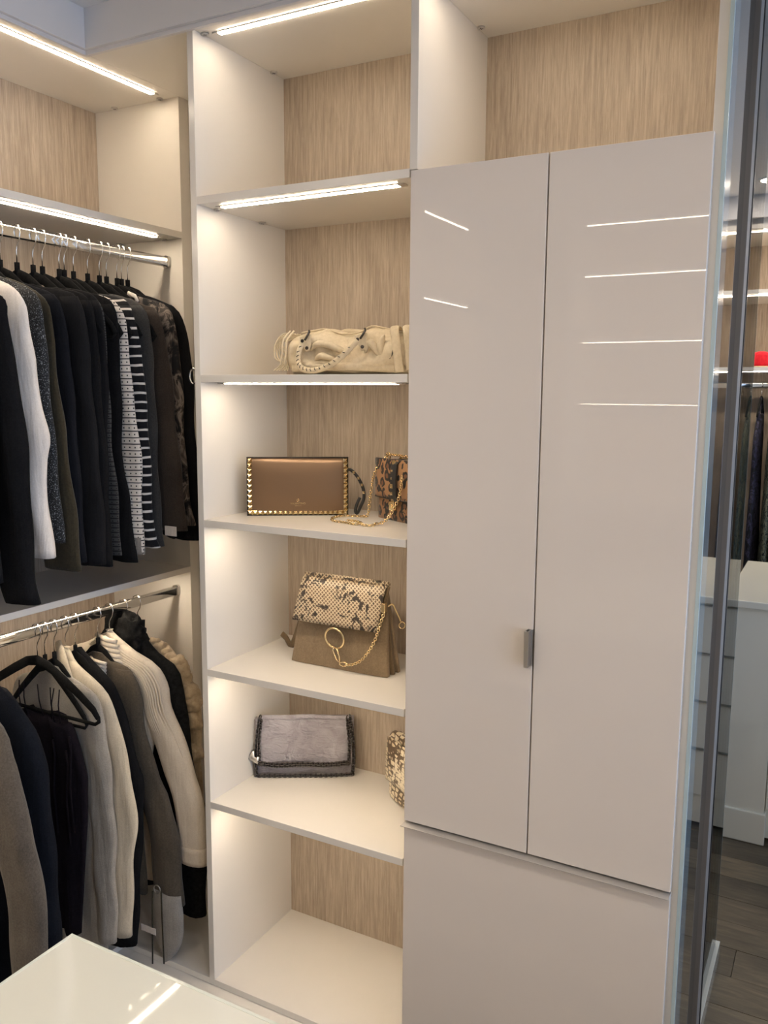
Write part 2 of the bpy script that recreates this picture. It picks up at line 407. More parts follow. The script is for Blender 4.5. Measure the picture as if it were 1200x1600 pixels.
# ---------------------------------------------------------------- foreground island with white glass top
ii = thing('glass_top_island', (.78, -1.5, FL), 'white island with pale glossy glass top in front of the wardrobes', 'island')
IZ = -.745
B('glass_top', 'whiteglass', (.513, 1.06, -2.1, -.893, IZ - .010, IZ), ii, bevel=.0012)
MB().box(.513, 1.06, -2.1, -.893, IZ - .028, IZ - .0105).build('top_frame', 'white', ii, bevel=.001)
for bx_ in ((.513, 1.06, -.8975, -.893), (.513, 1.06, -2.1, -2.0955), (.513, .5175, -2.0955, -.8975), (1.0555, 1.06, -2.0955, -.8975)):
    B('glass_edge', 'pale_edge', (*bx_, IZ - .009, IZ + .0006), ii, bevel=.0003)
B('carcass', 'white', (.545, 1.03, -2.07, -.925, FL + .08, IZ - .0285), ii)
B('kick_plate', 'white', (.585, .99, -2.03, -.965, FL, FL + .08), ii)
for k in range(4):
    za = FL + .09 + k * .206
    dd = B('drawer', 'white', (.545 + .004, 1.03 - .004, -.925, -.907, za, za + .200), ii)
    B('drawer_pull', 'alu', (.549, 1.026, -.925, -.898, za + .2002, za + .2022), dd, bevel=0)

# ---------------------------------------------------------------- hangers
RODX, RODU, RODL = -.40, .3755, -.6185
hook_me = MB().tube([(-.013, 0, -.014), (-.0165, 0, .0), (-.0125, 0, .0145), (0, 0, .0205), (.0125, 0, .0145), (.0165, 0, .0), (.0125, 0, -.016), (.003, 0, -.030), (0, 0, -.042), (0, 0, -.074)], .0015, 6).mesh('hook')
hook_me.materials.append(M['chrome'])
_arm = [(-.212, 0, -.196), (-.196, 0, -.176), (-.15, 0, -.146), (-.09, 0, -.112), (-.04, 0, -.086), (0, 0, -.078), (.04, 0, -.086), (.09, 0, -.112), (.15, 0, -.146), (.196, 0, -.176), (.212, 0, -.196)]
arm_me = MB().tube(_arm, [.007, .010, .012, .0125, .0125, .014, .0125, .0125, .012, .010, .007], 10, .005).tube([(0, 0, -.07), (0, 0, -.086)], .0065, 10).mesh('shoulder_arm')
arm_me.materials.append(M['velvet'])
bar_me = MB().tube([(-.213, 0, -.192), (-.214, 0, -.204), (-.20, 0, -.213), (0, 0, -.214), (.20, 0, -.213), (.214, 0, -.204), (.213, 0, -.192)], .005, 8, .004).mesh('trouser_bar')
bar_me.materials.append(M['velvet'])
arm2_me = MB().tube([(x * .90, 0, z - .020 - .10 * abs(x) ) for x, _, z in _arm], [.006, .008, .010, .011, .012, .014, .012, .011, .010, .008, .006], 10, .0045).tube([(0, 0, -.07), (0, 0, -.100)], .0065, 10).mesh('shoulder_arm')
arm2_me.materials.append(M['velvet'])
bar2_me = MB().tube([(-.19, 0, -.236), (-.18, 0, -.246), (0, 0, -.247), (.18, 0, -.246), (.19, 0, -.236)], .004, 8, .004).mesh('trouser_bar')
bar2_me.materials.append(M['velvet'])
def hanger(y, zrod, label, group, x=RODX, rz=0, tilt=0, bare=False, sx=1):
    t = thing('clothes_hanger', (x, y, zrod), label, 'hanger', group, rz)
    for nm, me in (('hook', hook_me), ('shoulder_arm', arm_me if bare else arm2_me), ('trouser_bar', bar_me if bare else bar2_me)):
        o = bpy.data.objects.new(nm, me); COL.objects.link(o); o.parent = t
        if nm != 'hook': o.rotation_euler = (0, math.radians(tilt), 0); o.scale.x = sx
    return t

# ---------------------------------------------------------------- garments
def smooth(a, b, x):
    t = max(0, min(1, (x - a) / (b - a))); return t * t * (3 - 2 * t)
def edge_at(R, z):
    if z >= R[0][1]: return R[0][0]
    for (x0, z0), (x1, z1) in zip(R, R[1:]):
        if z1 <= z <= z0:
            t = (z0 - z) / max(1e-6, z0 - z1); return x0 + (x1 - x0) * t
    return R[-1][0]
def soften(R, k=14):
    """resample the outline finely with Catmull-Rom so shoulders are round"""
    P = [R[0]] + R + [R[-1]]; out = []
    for i in range(1, len(P) - 2):
        p0, p1, p2, p3 = P[i - 1], P[i], P[i + 1], P[i + 2]
        for j in range(k):
            t = j / k
            out.append(tuple(.5 * (2 * p1[c] + (p2[c] - p0[c]) * t + (2 * p0[c] - 5 * p1[c] + 4 * p2[c] - p3[c]) * t * t + (3 * p1[c] - p0[c] - 3 * p2[c] + p3[c]) * t ** 3) for c in (0, 1)))
    out.append(R[-1])
    res = [out[0]]
    for p in out[1:]:
        if p[1] < res[-1][1] - 1e-5: res.append(p)
    return res
def garment(name, label, cat, mat, y, R, hem, sleeve=(.115, .085), th=.019, bodyw=.15, seed=0, group='tops on the upper rod', folds=1.0, sleeve_mat=None, cuff=None, xc=RODX, noleft=False, body_th=None):
    rr = random.Random(seed * 17 + 3)
    if R[0][0] > xc + .085:
        R = [(xc + .062, R[0][1] + .30 * (R[0][0] - xc - .062))] + R
    R = soften(R); zt = R[0][1]; zb = R[-1][1]
    root = thing(name, (xc, y, hem), label, cat, group)
    ph = [rr.uniform(0, 6.28) for _ in range(6)]
    bt = body_th or th
    # torso
    rows = 34; m = 28; rings = []
    for j in range(rows):
        t = j / (rows - 1); z = zt - (zt - hem) * (t ** 1.5)
        r = edge_at(R, z) - xc
        wv = r + (bodyw - r) * smooth(.16, .34, zt - z) if sleeve else r
        wl = min(wv, .255)
        tk = bt * (.42 + .58 * smooth(0, .10, zt - z))
        fa = folds * smooth(.05, .4, zt - z); ring = []
        for i in range(m):
            a_ = 2 * math.pi * i / m; c_, s_ = math.cos(a_), math.sin(a_)
            ww = wv if c_ > 0 else wl
            ripple = 1 + fa * .22 * math.sin(5 * c_ * 2.2 + ph[0] + z * 3) + fa * .12 * math.sin(9 * c_ + ph[1] - z * 4)
            ring.append((xc + ww * math.copysign(abs(c_) ** .7, c_) + fa * .004 * math.sin(z * 17 + ph[2]), y + tk * s_ * ripple, z + fa * .008 * math.sin(3 * a_ + ph[3]) * (t > .97)))
        rings.append(ring)
    body = MB().loft(rings).build('body', mat, root)
    if sleeve:
        w0, w1 = sleeve
        for side in (1, -1):
            if side < 0 and noleft: continue
            rings = []; z0 = zt - .035; rows = 34; m = 16
            for j in range(rows):
                t = j / (rows - 1); z = z0 - (z0 - zb) * t
                r = edge_at(R, z)
                wd = (w0 + (w1 - w0) * t) * (.55 + .45 * smooth(0, .12, t))
                xo = r + .003 * folds * math.sin(z * 31 + ph[4]) * smooth(.1, .3, t)
                xm = xo - wd / 2; yc = y + .002 * math.sin(z * 12 + ph[5]); tk = th * (.55 + .45 * smooth(0, .25, t)) * 1.05
                if side < 0: xm = max(2 * xc - xm, -.665 + wd / 2)
                ring = []
                for i in range(m):
                    a_ = 2 * math.pi * i / m; c_, s_ = math.cos(a_), math.sin(a_)
                    k_ = 1 + .16 * folds * math.sin(4 * a_ + ph[1] + z * 9) * smooth(.1, .3, t)
                    ring.append((xm + wd / 2 * c_ * side, yc + tk * s_ * k_, z))
                rings.append(ring)
            if side < 0: rings = [r_[::-1] for r_ in rings]
            sl = MB().loft(rings).build('sleeve', sleeve_mat or mat, root)
            if cuff and side > 0:
                cm, ch = cuff; c_rings = []
                for k_ in range(5):
                    z = zb + ch * (1 - k_ / 4); xm = edge_at(R, z) - w1 / 2
                    c_rings.append([(xm + (w1 / 2 + .002) * math.cos(2 * math.pi * i / 16), y + (th * 1.05 + .002) * math.sin(2 * math.pi * i / 16), z) for i in range(16)])
                MB().loft(c_rings).build('cuff', cm, sl)
    return root

blk = fabric('black_knit', (.006, .006, .007), (.013, .013, .014), 260, .4, .08)
blk2 = fabric('black_jersey', (.008, .008, .009), (.016, .016, .018), 500, .2, .1)
navyblk = fabric('midnight_wool', (.007, .0075, .010), (.013, .014, .018), 300, .4, .1)
whitec = fabric('white_cotton', S(214, 206, 198), S(236, 228, 220), 300, .25, .1)
olive = fabric('olive_suede', S(44, 40, 30), S(62, 56, 42), 180, .4, .15)
charc = fabric('charcoal_wool', S(44, 44, 44), S(68, 67, 66), 320, .4, .15)
taupe_k = fabric('dark_taupe_wool', S(44, 38, 34), S(66, 58, 52), 320, .4, .15)
def specks(name):
    a = pbr(name, (.01, .01, .012), .75, 0, .4)
    f = a.noise(a.coord(), 420, 2, .5)
    a.color(a.ramp(f, [(.52, (.006, .007, .009)), (.60, (.03, .034, .04)), (.70, (.30, .33, .36))])); a.bump(f, .6); return a.m
tweed = specks('sparkling_black_tweed')
def zstripe(name, c_line, c_bg, period, duty, wob=.0, dots=False):
    a = pbr(name, c_bg, .85, 0, .2, 0, .1)
    c = a.n('ShaderNodeTexCoord'); sp = a.n('ShaderNodeSeparateXYZ'); a.l(c.outputs['Object'], sp.inputs[0])
    z = a.math('ADD', sp.outputs['Z'], a.math('MULTIPLY', a.noise(c.outputs['Object'], 14, 2), wob))
    fr = a.math('FRACT', a.math('DIVIDE', z, period))
    line = a.math('LESS_THAN', fr, duty); colr = a.mix(line, c_bg, c_line)
    if dots:
        xx = a.math('FRACT', a.math('MULTIPLY', a.math('ADD', sp.outputs['X'], sp.outputs['Y']), 55))
        d_ = a.math('MULTIPLY', a.math('LESS_THAN', a.math('ABSOLUTE', a.math('SUBTRACT', xx, .5)), .12), a.math('LESS_THAN', a.math('ABSOLUTE', a.math('SUBTRACT', fr, .58)), .12))
        colr = a.mix(d_, colr, c_line)
    a.color(colr); return a.m
checks = zstripe('white_fine_line_check', (.03, .03, .032), S(205, 198, 190), .0165, .17, .004, True)
greychk = zstripe('grey_fine_check', (.012, .012, .013), (.05, .05, .05), .012, .3, .002, True)
stripes = zstripe('black_white_stripe', S(214, 208, 200), (.007, .007, .009), .0235, .24, .012)
def floral(name, c1, c2, c3, sc):
    a = pbr(name, c1, .8, 0, .3); f = a.noise(a.coord((1, 1, .7)), sc, 3, .6, 1.5)
    a.color(a.ramp(f, [(.40, c1), (.47, c2), (.53, c3), (.62, c2)])); return a.m
florals = floral('grey_floral_silk', (.008, .008, .01), S(70, 64, 60), S(128, 118, 110), 22)

U = {
 'g0': (-.50, [(-.20, .215), (-.15, .175), (-.13, .10), (-.125, -.1), (-.12, -.40)]),
 'g1': (-.43, [(-.163, .194), (-.145, .147), (-.133, .057), (-.118, -.052), (-.111, -.181), (-.105, -.382), (-.088, -.457)]),
 'g2': (-.36, [(-.251, .236), (-.218, .224), (-.191, .206), (-.171, .176), (-.166, .135), (-.159, .075), (-.157, .029), (-.142, -.039), (-.127, -.103), (-.141, -.154), (-.138, -.227), (-.131, -.306), (-.124, -.371)]),
 'g3': (-.315, [(-.283, .246), (-.24, .232), (-.201, .215), (-.18, .184), (-.174, .119), (-.161, -.016), (-.149, -.173), (-.143, -.346)]),
 'g4': (-.28, [(-.283, .242), (-.243, .225), (-.215, .208), (-.194, .184), (-.182, .11), (-.173, -.016), (-.161, -.096), (-.152, -.216), (-.135, -.31), (-.128, -.416)]),
 'g5': (-.242, [(-.283, .237), (-.225, .218), (-.198, .183), (-.18, .104), (-.168, -.057), (-.166, -.221), (-.157, -.405)]),
 'g5b': (-.195, [(-.309, .243), (-.22, .227), (-.192, .203), (-.173, .146), (-.159, -.016), (-.151, -.182), (-.141, -.418)]),
 'g5c': (-.150, [(-.32, .247), (-.24, .232), (-.207, .208), (-.19, .15), (-.18, -.016), (-.176, -.182), (-.172, -.43)]),
 'g6': (-.11, [(-.327, .251), (-.255, .237), (-.22, .212), (-.205, .153), (-.203, -.017), (-.207, -.147), (-.211, -.445)]),
 'g6b': (-.085, [(-.343, .25), (-.282, .237), (-.241, .211), (-.226, .155), (-.223, -.017), (-.22, -.131), (-.209, -.215), (-.202, -.319), (-.201, -.419)]),
 'g7': (-.06, [(-.321, .247), (-.254, .231), (-.225, .213), (-.21, .157), (-.206, -.017), (-.206, -.195), (-.192, -.276), (-.175, -.439)]),
 'g8': (-.035, [(-.324, .245), (-.29, .238), (-.25, .225), (-.221, .198), (-.205, .158), (-.198, .049), (-.187, -.039), (-.174, -.15), (-.175, -.263), (-.174, -.381), (-.173, -.422)]),
 'g9': (.0, [(-.336, .248), (-.286, .241), (-.237, .225), (-.215, .187), (-.194, .107), (-.19, .028), (-.183, -.062), (-.178, -.198), (-.166, -.373), (-.152, -.407)]),
 'g10': (.045, [(-.345, .253), (-.307, .246), (-.245, .226), (-.21, .191), (-.201, .119), (-.198, .028), (-.191, -.155), (-.186, -.343), (-.178, -.414)]),
 'g11': (.091, [(-.315, .244), (-.271, .226), (-.228, .213), (-.2, .158), (-.18, .029), (-.167, -.11), (-.147, -.25), (-.139, -.375)]),
 'g12': (.13, [(-.34, .256), (-.296, .247), (-.227, .226), (-.197, .183), (-.183, .076), (-.175, -.064), (-.163, -.255), (-.142, -.366)]),
 'g13': (.169, [(-.359, .266), (-.32, .257), (-.269, .24), (-.225, .22), (-.196, .172), (-.18, .096), (-.171, -.017), (-.165, -.21), (-.165, -.415)]),
}
UG = [
 ('g0', 'knit_pullover', 'black long-sleeved top on the upper rod, cut by the picture edge', 'top', blk2, -.40, {}),
 ('g1', 'knit_sweater', 'black knit sweater with the lowest-hanging sleeve on the upper rod', 'sweater', blk, -.40, dict(sleeve=(.115, .105), th=.024)),
 ('g2', 'cotton_shirt', 'white long-sleeved top, the only white one on the upper rod', 'shirt', whitec, -.33, dict(sleeve=(.11, .085), th=.020, folds=1.4)),
 ('g3', 'tweed_jacket', 'black tweed jacket with silvery specks beside the white top', 'jacket', tweed, -.36, dict(sleeve=(.12, .11), th=.016)),
 ('g4', 'suede_jacket', 'dark olive jacket between the speckled tweed and the black sweaters', 'jacket', olive, -.38, dict(sleeve=(.12, .12), th=.016)),
 ('g5', 'knit_sweater', 'midnight black sweater directly behind the olive jacket', 'sweater', navyblk, -.40, dict(th=.017)),
 ('g5b', 'knit_sweater', 'black sweater, second behind the olive jacket', 'sweater', blk2, -.42, dict(th=.020, sleeve=(.12, .10))),
 ('g5c', 'knit_pullover', 'black top in the middle of the dark garments on the upper rod', 'top', blk, -.43, dict(th=.020)),
 ('g6', 'wool_coat', 'black zip-trimmed coat with broad front on the upper rod', 'coat', blk2, -.44, dict(th=.016, sleeve=(.14, .13))),
 ('g6b', 'checked_blouse', 'dark grey finely checked top peeking between two black garments', 'top', greychk, -.42, dict(th=.011)),
 ('g7', 'knit_sweater', 'black sweater just before the white fine-line checked shirt', 'sweater', blk, -.43, dict(th=.012)),
 ('g8', 'checked_shirt', 'white shirt with fine black line checks and grey cuffs', 'shirt', checks, -.40, dict(th=.014, sleeve=(.09, .075), cuff=('GREY', .045))),
 ('g9', 'striped_sweater', 'black sweater with bold white horizontal stripes', 'sweater', stripes, -.38, dict(th=.017, sleeve=(.09, .075))),
 ('g10', 'wool_sweater', 'charcoal grey sweater beside the black and white striped one', 'sweater', charc, -.39, dict(th=.019)),
 ('g11', 'wool_cardigan', 'dark taupe cardigan with pale hem tag on the upper rod', 'cardigan', taupe_k, -.40, dict(th=.019, sleeve=(.12, .10))),
 ('g12', 'floral_blouse', 'grey and black floral blouse near the end of the upper rod', 'blouse', florals, -.38, dict(th=.017, sleeve=(.10, .08))),
 ('g13', 'knit_pullover', 'black top hanging last on the upper rod by the end panel', 'top', blk2, -.41, dict(th=.018)),
]
greycuff = fabric('grey_rib_cuff', S(108, 104, 100), S(132, 127, 122), 300, .4)
sd_ = 0
for key, nm, lb, ct, mt, hem, kw in UG:
    y_, R = U[key]; sd_ += 1
    if 'cuff' in kw: kw['cuff'] = (greycuff, kw['cuff'][1])
    g = garment(nm, lb, ct, mt, y_, list(R), hem, seed=sd_, **kw)
    if key == 'g6':     # zips on the coat shoulder
        for dz in (0, -.045):
            MB().tube([(-.36, y_ - .018, .213 + dz), (-.29, y_ - .019, .205 + dz), (-.245, y_ - .013, .200 + dz)], .0022, 6).build('zip', 'alu', g)
    if key == 'g9':     # white v-neck band
        MB().tube([(-.30, y_ - .016, .232), (-.262, y_ - .019, .185), (-.236, y_ - .019, .125)], .006, 6, .002).build('neck_band', whitec, g)
        MB().tube([(-.262, y_ - .019, .06), (-.24, y_ - .020, .035), (-.222, y_ - .018, .0)], .005, 6, .002).build('neck_band', whitec, g)
    if key == 'g11': B('hem_tag', whitec, (-.194, -.155, y_ - .024, y_ - .021, -.388, -.362), g, bevel=0, label='pale cardboard tag')
    if key == 'g12':
        MB().tube([(-.35, y_ - .012, .262), (-.32, y_ - .016, .252), (-.31, y_ - .017, .236)], .006, 6, .003).build('collar', whitec, g)
    if key == 'g2':     # slip hem of the second layer
        MB().loft([[(-.26 + .05 * math.cos(a_ * .3927) , y_ - .008 + .016 * math.sin(a_ * .3927), zz) for a_ in range(16)] for zz in (.17, .10, .0, -.045)]).build('under_layer', whitec, g)
UN = dict(g0='top cut by the picture edge', g1='lowest-hanging black sweater', g2='white long-sleeved top', g3='speckled tweed jacket', g4='dark olive jacket', g5='midnight black sweater', g5b='sweater second behind the olive jacket', g5c='black top amid the dark garments', g6='black zip-trimmed coat', g6b='dark grey checked top', g7='black sweater before the checked shirt', g8='white checked shirt', g9='black and white striped sweater', g10='charcoal sweater', g11='dark taupe cardigan', g12='floral blouse', g13='last black top on the upper rod')
UH = {'g5c': -.148, 'g6': -.12, 'g6b': -.068, 'g7': -.052, 'g8': -.022, 'g9': .025, 'g10': .066, 'g11': .091, 'g12': .129, 'g13': .169}
for key, nm, lb, *_ in UG:
    hanger(UH.get(key, U[key][0]), RODU, 'black velvet hanger of the ' + UN[key], 'velvet hangers on the upper rod', rz=rnd.uniform(-3, 3))
hanger(.146, RODU, 'bare black velvet hanger between the floral blouse and the last top', 'velvet hangers on the upper rod')

# lower rod
greyb = fabric('grey_brown_felt', S(70, 64, 58), S(104, 96, 86), 260, .6, .25)
navy = fabric('navy_wool', S(16, 18, 24), S(28, 31, 38), 300, .3, .15)
plum = fabric('black_plum_crepe', (.006, .005, .007), (.013, .010, .014), 200, .4, .15)
heather = fabric('heather_grey_knit', S(138, 132, 124), S(172, 166, 156), 380, .6, .25)
cream = fabric('cream_wool', S(186, 174, 152), S(212, 200, 178), 300, .35, .25)
brownj = fabric('taupe_suede', S(72, 64, 54), S(98, 88, 74), 220, .35, .2)
ivory = fabric('ivory_rib_knit', S(206, 192, 172), S(226, 214, 196), 300, .3, .2)
a = N('ivory_ribbed_knit')
def rib(name, c1, c2, freq, dirz=(0, 0, 1)):
    a = pbr(name, c1, .9, 0, .2, 0, .2); w = a.n('ShaderNodeTexWave', _Scale=freq, _Distortion=.6); w.bands_direction = 'DIAGONAL'
    a.l(a.coord(), w.inputs['Vector']); a.color(a.ramp(w.outputs['Fac'], [(.1, c1), (.6, c2)])); a.bump(w.outputs['Fac'], .8, .004); return a.m
ivrib = rib('ivory_rib', S(176, 158, 134), S(226, 214, 196), 22)
fuzz = fabric('black_boucle', (.005, .005, .005), (.02, .02, .02), 90, 1.0, .3)
beige = fabric('beige_chunky_wool', S(158, 138, 110), S(198, 180, 152), 60, 1.0, .3)
L = {
 'l1': (-.5, [(-.199, -.691), (-.15, -.72), (-.131, -.735), (-.116, -.786), (-.102, -.823), (-.073, -.956), (-.047, -1.042), (-.042, -1.13), (-.04, -1.35)]),
 'l2': (-.41, [(-.288, -.667), (-.264, -.679), (-.229, -.698), (-.191, -.733), (-.153, -.771), (-.134, -.825), (-.121, -.886), (-.113, -1.015), (-.114, -1.119), (-.116, -1.36)]),
 'l4': (-.142, [(-.378, -.725), (-.349, -.744), (-.254, -.78), (-.226, -.841), (-.216, -.935), (-.206, -1.039), (-.204, -1.191), (-.212, -1.467)]),
 'l5': (-.105, [(-.418, -.683), (-.385, -.693), (-.357, -.727), (-.262, -.779), (-.227, -.83), (-.2, -.921), (-.179, -1.005), (-.16, -1.118), (-.178, -1.252), (-.198, -1.467)]),
 'l6': (-.06, [(-.394, -.699), (-.317, -.751), (-.267, -.791), (-.221, -.89), (-.2, -.984), (-.179, -1.069), (-.203, -1.329), (-.225, -1.53)]),
 'l7': (.008, [(-.379, -.728), (-.333, -.751), (-.28, -.762), (-.244, -.821), (-.235, -.921), (-.189, -1.054), (-.153, -1.107), (-.12, -1.242), (-.113, -1.412)]),
 'l8': (.052, [(-.41, -.675), (-.35, -.702), (-.317, -.722), (-.227, -.754), (-.19, -.803), (-.18, -.866), (-.138, -.944), (-.098, -1.042), (-.069, -1.122), (-.064, -1.25), (-.063, -1.30)]),
 'l9': (.107, [(-.401, -.631), (-.359, -.634), (-.327, -.660), (-.322, -.699), (-.27, -.743), (-.205, -.774), (-.182, -.831), (-.16, -.967), (-.145, -1.084), (-.117, -1.237), (-.12, -1.50)]),
 'l10': (.160, [(-.342, -.728), (-.294, -.731), (-.261, -.755), (-.215, -.775), (-.204, -.825), (-.172, -.851), (-.169, -.968), (-.17, -1.229)]),
}
LG = 'clothes on the lower rod'
garment('felt_coat', 'grey-brown felted coat at the picture edge on the lower rod', 'coat', greyb, *L['l1'], -1.5, th=.026, sleeve=(.12, .11), seed=31, group=LG)
garment('wool_coat', 'navy wool coat on the lower rod beside the grey-brown coat', 'coat', navy, *L['l2'], -1.5, th=.03, sleeve=(.12, .10), seed=32, group=LG)
garment('knit_cardigan', 'heather grey knit cardigan in front of the cream coat', 'cardigan', heather, *L['l4'], -1.50, th=.017, sleeve=(.11, .07), seed=34, group=LG, folds=1.5)
gc = garment('wool_coat', 'cream wool coat with shawl collar on the lower rod', 'coat', cream, *L['l5'], -1.45, th=.018, sleeve=(.12, .075), seed=35, group=LG)
MB().tube([(-.42, -.112, -.672), (-.40, -.122, -.70), (-.372, -.128, -.76), (-.34, -.128, -.85)], [.012, .020, .022, .008], 10, .006).build('collar', cream, gc)
garment('long_coat', 'long black coat behind the cream coat, hem lowest on the lower rod', 'coat', blk, *L['l6'], -1.535, th=.022, sleeve=(.15, .13), seed=36, group=LG)
gj = garment('suede_jacket', 'brown-grey suede jacket with drawstrings, hanging before the ivory sweater', 'jacket', brownj, *L['l7'], -1.41, th=.02, sleeve=(.11, .10), seed=37, group=LG)
for P in ([(-.187, -.030, -1.369), (-.190, -.032, -1.43), (-.192, -.032, -1.50), (-.193, -.034, -1.587)], [(-.162, -.024, -1.357), (-.16, -.026, -1.42), (-.159, -.026, -1.50), (-.156, -.028, -1.578)]):
    MB().tube(P, .0022, 6).build('drawstring', olive, gj)
MB().torus((-.175, -.026, -1.362), (1, 0, 0), (0, 0, 1), .012, .0015, 14, 5).build('eyelet', 'alu', gj)
B('side_label', whitec, (-.232, -.178, -.034, -.0325, -1.497, -1.478), gj, bevel=0, label='white sewn-in label')
MB().loft([[(-.165 + w_ * math.cos(k_ * .3927), .002 + .018 * math.sin(k_ * .3927), z) for k_ in range(16)] for w_, z in ((.05, -1.38), (.056, -1.44), (.055, -1.49), (.045, -1.53), (.028, -1.56), (.006, -1.584))]).build('tail', heather, gj, label='pale leaf-shaped tail hem')
# ivory shawl sweater with ribs
gi = garment('ribbed_sweater', 'ivory chunky sweater with ribbed shawl collar on the lower rod', 'sweater', ivory, *L['l8'], -1.40, th=.024, sleeve=(.13, .095), seed=38, group=LG, cuff=(ivory, .05), folds=.6)
R8 = soften(list(L['l8'][1]))
for k_ in range(9):      # ribs running down the shoulder
    f_ = k_ / 8; P = []
    for (px, pz) in R8[6:96:5]:
        P.append((px - .008 - f_ * .075 * (1 - .2 * f_), .052 - .024 - .004 * math.sin(f_ * 3.1), pz - .004 - f_ * .028))
    nP = len(P); P = [(x_, y_ + .010 * (i_ / (nP - 1)) ** 3, z_) for i_, (x_, y_, z_) in enumerate(P)]
    MB().tube(P, [.0042 * (1 - .7 * (i_ / (nP - 1)) ** 2) for i_ in range(nP)], 6).build('knit_rib', ivory, gi)
for k_ in range(9):      # shawl collar: stacked rolls
    z_ = -.688 - k_ * .014; xx = -.415 + k_ * .007
    MB().tube([(xx - .012, .030, z_), (xx + .012, .020, z_ - .002), (xx + .042, .018, z_ - .006), (xx + .066, .028, z_ - .010)], .0068, 8).build('collar_rib', ivory, gi)
for k_ in range(9):
    z_ = -.742 - k_ * .0105
    MB().tube([(-.412 + k_ * .001, -.010, z_), (-.395, -.019, z_ - .002), (-.365, -.021, z_ - .004), (-.346 - k_ * .001, -.016, z_ - .007)], .0050, 8).build('collar_rib', ivory, gi)
gf = garment('boucle_coat', 'black fuzzy boucle coat with hood, before the beige knit at the rod end', 'coat', fuzz, *L['l9'], -1.45, th=.026, sleeve=(.13, .12), seed=39, group=LG)
def blob(c, r, mat, parent, name, seed=0, amp=.25, sub=3, sc=40):
    import bmesh
    bm = bmesh.new(); bmesh.ops.create_icosphere(bm, subdivisions=sub, radius=1)
    m = MB()
    vs_ = []
    for v in bm.verts:
        d = v.co.normalized(); p = Vector((d.x * r[0], d.y * r[1], d.z * r[2])); n_ = noise.noise(p * sc + Vector((seed, seed * 2.3, 0)))
        vs_.append(Vector(c) + p * (1 + amp * n_))
    fs = [tuple(v.index for v in f.verts) for f in bm.faces]; bm.free()
    m.add(vs_, fs, True); return m.build(name, mat, parent)
blob((-.365, .098, -.70), (.055, .035, .062), fuzz, gf, 'hood', 5, .35, 4, 60)
gk = garment('chunky_cardigan', 'beige chunky faux-fur cardigan at the end of the lower rod', 'cardigan', beige, *L['l10'], -1.30, th=.024, sleeve=(.12, .10), seed=40, group=LG)
R10 = soften(list(L['l10'][1]))
for k_ in range(13):
    px, pz = R10[min(len(R10) - 1, 4 + k_ * 7)]
    blob((px - .018, .150, pz - .016), (.032, .026, .031), beige, gk, 'wool_tuft', k_ * 3.1, .35, 3, 55)
for k_ in range(9):
    px, pz = R10[min(len(R10) - 1, 10 + k_ * 7)]
    blob((px - .056, .143, pz - .028), (.032, .022, .030), beige, gk, 'wool_tuft', 50 + k_ * 3.1, .35, 3, 55)

# spaghetti-strap dress
t = thing('strappy_dress', (RODX, -.190, -1.43), 'black plum strappy dress hanging from the large bare velvet hanger', 'dress', LG)
rings = []
for j in range(30):
    f_ = j / 29; z = -.845 - f_ * .585
    xr_ = [(-.298, -.845), (-.27, -.90), (-.244, -.98), (-.250, -1.10), (-.267, -1.234), (-.292, -1.44)]
    r_ = edge_at(xr_, z); l_ = -.47 - .02 * f_; ring = []
    for i in range(30):
        a_ = 2 * math.pi * i / 30; c_, s_ = math.cos(a_), math.sin(a_)
        ring.append(((r_ + l_) / 2 + (r_ - l_) / 2 * c_, -.190 + .024 * s_ * (1 + .35 * math.sin(c_ * 14 + z * 6)), z + (.012 * math.sin(c_ * 6) if j in (0, 29) else 0)))
    rings.append(ring)
MB().loft(rings).build('body', plum, t)
for x0_, x1_ in ((-.40, -.375), (-.352, -.335), (-.338, -.345), (-.318, -.315), (-.47, -.46), (-.452, -.44)):
    MB().tube([(x0_, -.20, -.76), ((x0_ + x1_) / 2, -.207, -.80), (x1_, -.205, -.85)], .0016, 5).build('strap', plum, t)
for i, (x_, zz) in enumerate(((-.27, -.91), (-.285, -.95), (-.33, -.93))):
    MB().tube([(x_, -.217, zz + .04), (x_ + .006, -.219, zz), (x_ - .004, -.219, zz - .10), (x_ + .002, -.218, zz - .22)], .003, 6).build('ruffle', plum, t)
for y_, lb in ((-.50, 'grey-brown felted coat'), (-.41, 'navy wool coat'), (-.172, 'strappy plum dress'), (-.142, 'heather grey cardigan'), (-.105, 'cream wool coat'), (-.072, 'long black coat'), (.008, 'brown-grey suede jacket'), (.052, 'ivory ribbed sweater'), (.107, 'black fuzzy coat'), (.160, 'beige chunky cardigan')):
    hanger(y_, RODL, 'black velvet hanger of the ' + lb, 'velvet hangers on the lower rod', rz=rnd.uniform(-3, 3), sx=.74)
hanger(-.195, RODL, 'large bare black velvet hanger above the strappy dress on the lower rod', None, bare=True)

